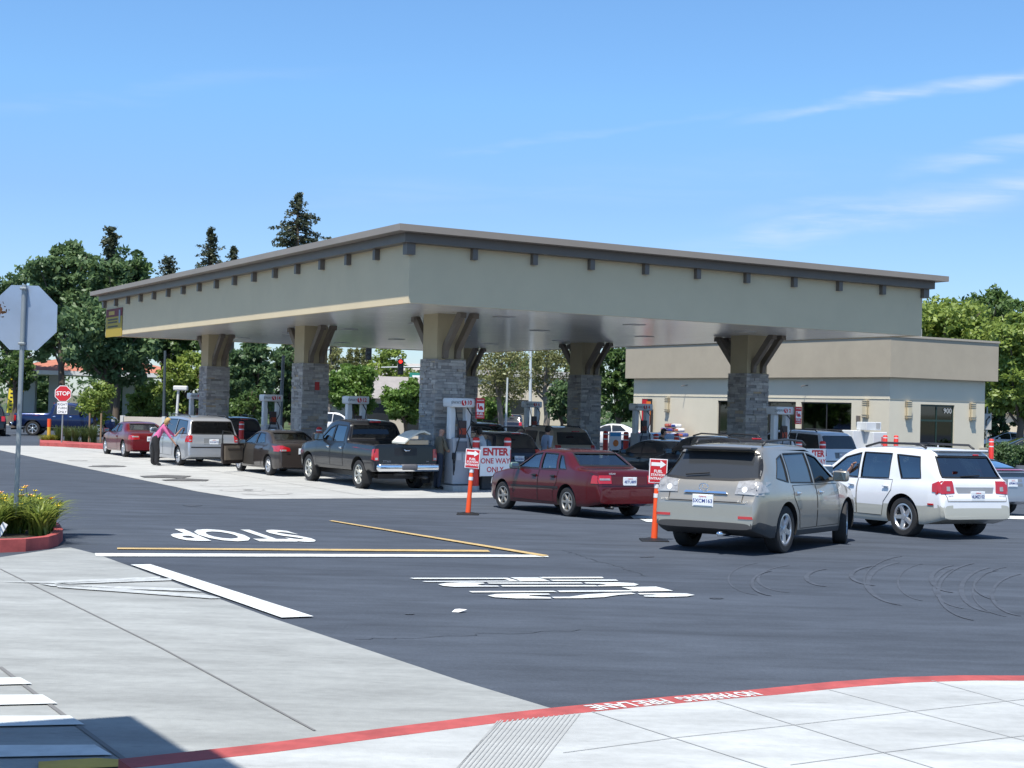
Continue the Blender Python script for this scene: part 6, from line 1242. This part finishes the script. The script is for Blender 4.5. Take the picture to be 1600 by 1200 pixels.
# ================================================================ PEOPLE
def person(label, loc, rz, J, cols, hair=None, hat=None, name='person', group=None):
    """J: joints name -> (x, y, z, radius); one skinned surface, coloured by the nearest limb"""
    t = thing(name, label, 'person', loc, rz, group)
    bones = [('pelvis', 'waist', 'shirt'), ('waist', 'chest', 'shirt'), ('chest', 'neck', 'shirt'), ('neck', 'chin', 'skin'), ('chin', 'head', 'skin'), ('head', 'crown', 'skin')]
    for s_ in 'lr':
        bones += [('chest', 'sh'+s_, 'shirt'), ('sh'+s_, 'el'+s_, 'sleeve'), ('el'+s_, 'wr'+s_, 'fore'), ('wr'+s_, 'ha'+s_, 'skin')]
        if 'kn'+s_ in J: bones += [('pelvis', 'hi'+s_, 'trouser'), ('hi'+s_, 'kn'+s_, 'trouser'), ('kn'+s_, 'an'+s_, 'trouser'), ('an'+s_, 'to'+s_, 'shoe')]
    names = list(J); idx = {n: i for i, n in enumerate(names)}
    me = bpy.data.meshes.new('body'); me.from_pydata([J[n][:3] for n in names], [(idx[a], idx[c]) for a, c, _ in bones], [])
    o = bpy.data.objects.new('tmp', me); COL.objects.link(o); md = o.modifiers.new('s', 'SKIN'); md.use_smooth_shade = True
    for i, n in enumerate(names):
        sv = me.skin_vertices[0].data[i]; r_ = J[n][3]*(1.16 if n not in ('head', 'crown', 'chin') and n[:2] not in ('wr', 'ha', 'to') else 1.02); sv.radius = (r_, r_*.8) if n in ('pelvis', 'waist', 'chest') else (r_, r_); sv.use_root = (n == 'pelvis')
    o.modifiers.new('u', 'SUBSURF').levels = 2
    dg = bpy.context.evaluated_depsgraph_get(); dg.update(); m2 = bpy.data.meshes.new_from_object(o.evaluated_get(dg)); bpy.data.objects.remove(o)
    kinds = ['skin', 'shirt', 'sleeve', 'fore', 'trouser', 'shoe']; m2.materials.clear()
    ob = link('body', m2, [cols.get(k, SKIN) for k in kinds], t, 180)
    segs = [(Vector(J[a][:3]), Vector(J[c][:3]), k) for a, c, k in bones]
    for p in m2.polygons:
        best = 9; bk = 0
        for a, c, k in segs:
            d = c-a; u = max(0, min(1, (p.center-a).dot(d)/max(1e-6, d.length_squared))); q = (p.center-(a+d*u)).length
            if q < best: best = q; bk = kinds.index(k)
        p.material_index = bk
    # face and ears
    hd = Vector(J['head'][:3]); fd = (Vector(J['face'][:3])-hd).normalized() if 'face' in J else Vector((1, 0, 0)); upv = (Vector(J['crown'][:3])-Vector(J['chin'][:3])).normalized(); sd_ = upv.cross(fd).normalized(); fd = sd_.cross(upv)
    b = MB(); R_ = J['head'][3]
    b.add([hd+fd*R_*.95+upv*.02, hd+fd*(R_+.028)-upv*.025, hd+fd*R_*.95-upv*.035, hd+fd*R_*.95-upv*.03+sd_*.018, hd+fd*R_*.95-upv*.03-sd_*.018], [(0, 1, 3), (0, 4, 1), (1, 2, 3), (1, 4, 2)]); b.build('nose', SKIN, t, 60)
    for s_ in (1, -1):
        b = MB(); b.lathe([(.001, -.004), (.012, -.004), (.012, .004)], 10, (0, 0, 0), 'x'); e_ = b.build('eye', INK, t); e_.location = hd+fd*(R_*.93)+sd_*s_*.03+upv*.02
        b = MB(); b.box((0, 0, 0), (.03, .015, .055), bev=.006); e_ = b.build('ear', SKIN, t); e_.location = hd+sd_*s_*(R_*.95)-upv*.01
    b = MB(); b.box(hd+fd*R_*.92-upv*.055, (.012, .04, .01)); b.build('mouth', mat('lip', (.35, .12, .10), .5), t)
    for s_ in 'lr':      # five fingers on each hand
        wr, ha = Vector(J['wr'+s_][:3]), Vector(J['ha'+s_][:3]); d = (ha-wr).normalized(); q = d.cross(Vector((0, 0, 1))); q = q.normalized() if q.length > .1 else Vector((0, 1, 0)); n_ = q.cross(d)
        b = MB()
        for k in range(4): s0 = ha+q*(k-1.5)*.019; l = (.055, .066, .07, .06)[k]; b.tube([s0, s0+d*l*.55-n_*.004, s0+d*l-n_*.02], [.009, .008, .006], 6)
        s0 = wr.lerp(ha, .4)+q*.03; b.tube([s0, s0+q*.02+d*.03, s0+q*.022+d*.06], [.010, .009, .007], 6); b.build('fingers', SKIN, t, 180)
    if hair:
        m_, ln = hair; g = np.random.default_rng(3); b = MB(); bm = bmesh.new(); bmesh.ops.create_icosphere(bm, subdivisions=3, radius=1)
        for v in bm.verts:
            c_ = v.co.copy(); rr = R_*1.18*(1+.05*g.random()); p = hd+fd*(c_.x*rr-.012)+sd_*c_.y*rr+upv*(c_.z*rr*1.08+.03); 
            if c_.z < 0 and c_.x < .3: p -= upv*ln*(-c_.z)
            v.co = p
        bmesh.ops.delete(bm, geom=[v for v in bm.verts if (v.co-hd).dot(fd) > R_*.45 and (v.co-hd).dot(upv) < R_*.75], context='VERTS')
        me = bpy.data.meshes.new('hair'); bm.to_mesh(me); bm.free(); link('hair', me, m_, t, 180)
    return t
def stand(lean=0, head=0):
    """upright figure facing +x, bent forward at the hip by `lean`"""
    cl, sl = math.cos(lean), math.sin(lean)
    def T(x, y, z, r): z0 = .95; dz = z-z0; return (x*cl+dz*sl, y, z0+dz*cl-x*sl, r)
    J = dict(pelvis=(0, 0, .95, .155), waist=T(0, 0, 1.10, .135), chest=T(0, 0, 1.34, .155), neck=T(0, 0, 1.49, .055), chin=T(.02, 0, 1.56, .062), head=T(.025, 0, 1.645, .088), crown=T(.015, 0, 1.71, .062), face=T(.2+head*0, 0, 1.63-head, .01))
    for s_, y in (('l', 1), ('r', -1)):
        J['sh'+s_] = T(0, y*.185, 1.42, .062); J['el'+s_] = T(.02, y*.25, 1.13, .043); J['wr'+s_] = T(.08, y*.24, .88, .028); J['ha'+s_] = T(.10, y*.235, .80, .03)
        J['hi'+s_] = (0, y*.10, .88, .098); J['kn'+s_] = (.02, y*.11, .50, .066); J['an'+s_] = (-.02, y*.115, .09, .045); J['to'+s_] = (.17, y*.13, .035, .036)
    return J
JEAN = mat('denim', (.035, .045, .07), .9, noise=.1); DTR = mat('cloth_black', (.015, .015, .017), .9); BLOND = mat('hair_blond', (.42, .28, .11), .7, noise=.25, nscale=25); BRN = mat('hair_dark', (.02, .015, .012), .6)
# woman beside the minivan, bent forward over the window
J = stand(R(30)); J['ell'] = (.62, .24, 1.02, .036); J['wrl'] = (.80, .10, 1.24, .026); J['hal'] = (.86, .06, 1.31, .027); J['elr'] = (.50, -.24, .98, .038); J['wrr'] = (.62, -.20, .82, .026); J['har'] = (.66, -.18, .76, .027)
J['knl'] = (-.08, .12, .50, .085); J['anl'] = (-.12, .13, .09, .07); J['tol'] = (.02, .14, .035, .036); J['hil'] = (-.06, .11, .88, .11); J['hir'] = (-.02, -.11, .88, .11); J['knr'] = (.06, -.12, .5, .085); J['anr'] = (.04, -.15, .09, .07); J['tor'] = (.2, -.16, .035, .036); J['pelvis'] = (-.03, 0, .95, .17)
person('woman in a pink top and black trousers leaning towards the silver minivan window', G(243, 727.5), R(10), J, dict(shirt=mat('shirt_pink', (.55, .12, .28), .85, noise=.2, nscale=20), sleeve=mat('shirt_pink', (1, 1, 1)), fore=SKIN, trouser=DTR, shoe=BLK), hair=(BLOND, .07))
# man at pump 10
J = stand(R(7)); J['ell'] = (.20, .24, 1.10, .042); J['wrl'] = (.46, .18, 1.12, .028); J['hal'] = (.54, .16, 1.14, .03); J['elr'] = (.16, -.25, 1.10, .042); J['wrr'] = (.42, -.16, 1.06, .028); J['har'] = (.50, -.14, 1.06, .03)
J['face'] = (.4, 0, 1.52, .01)
OL = mat('shirt_olive', (.16, .14, .10), .9, noise=.1)
person('bald man in an olive T-shirt and jeans standing at pump 10', G(683, 765), R(28), J, dict(shirt=OL, sleeve=OL, fore=SKIN, trouser=JEAN, shoe=BLK))
# people behind
WS = mat('shirt_white', (.55, .60, .66), .85)
J = stand(R(14)); J['ell'] = (.3, .24, 1.05, .042); J['wrl'] = (.5, .2, 1.15, .028); J['hal'] = (.56, .2, 1.18, .03)
person('dark haired person in a pale shirt behind the first bollard', at_depth(758, 41.0, 0, (0, 0)), R(170), J, dict(shirt=WS, sleeve=WS, fore=SKIN, trouser=JEAN, shoe=BLK), hair=(BRN, .05))
J = stand(R(4)); J['elr'] = (-.05, -.27, 1.12, .042)
LB = mat('shirt_pale_blue', (.36, .46, .62), .85)
person('man in a pale blue shirt standing before the gold SUV', at_depth(854, 44.5, 0, (0, 0)), R(35), J, dict(shirt=LB, sleeve=LB, fore=SKIN, trouser=JEAN, shoe=BLK), hair=(BRN, 0))
DG = mat('coat_dark_green', (.035, .045, .035), .9)
J = stand(R(12)); J['ell'] = (.25, .26, 1.08, .045)
person('person in a dark green jacket standing right of pump 4', at_depth(1030, 46.5, 0, (0, 0)), R(-20), J, dict(shirt=DG, sleeve=DG, fore=DG, trouser=DTR, shoe=BLK), hair=(BRN, .02))
# driver of the white SUV, one arm raised in the open window
c3, s3 = math.cos(H3), math.sin(H3)
dp = rx3.location+Vector((c3*.22-s3*.40, s3*.22+c3*.40, .0))
J = stand(0); J = {k: (v[0], v[1], v[2]-.18, v[3]) for k, v in J.items() if k[:2] not in ('kn', 'an', 'to')}
for s_, y in (('l', 1), ('r', -1)): J['kn'+s_] = (.42, y*.14, .74, .07); J['an'+s_] = (.62, y*.14, .42, .045); J['to'+s_] = (.74, y*.14, .40, .036); J['hi'+s_] = (.05, y*.1, .70, .098)
J['ell'] = (.20, .40, 1.08, .045); J['wrl'] = (.03, .43, 1.22, .03); J['hal'] = (-.02, .42, 1.29, .032)
person('driver of the white SUV with a bare forearm raised at the window', dp, H3, J, dict(shirt=DTR, sleeve=DTR, fore=SKIN, trouser=DTR, shoe=BLK), hair=(BRN, 0))
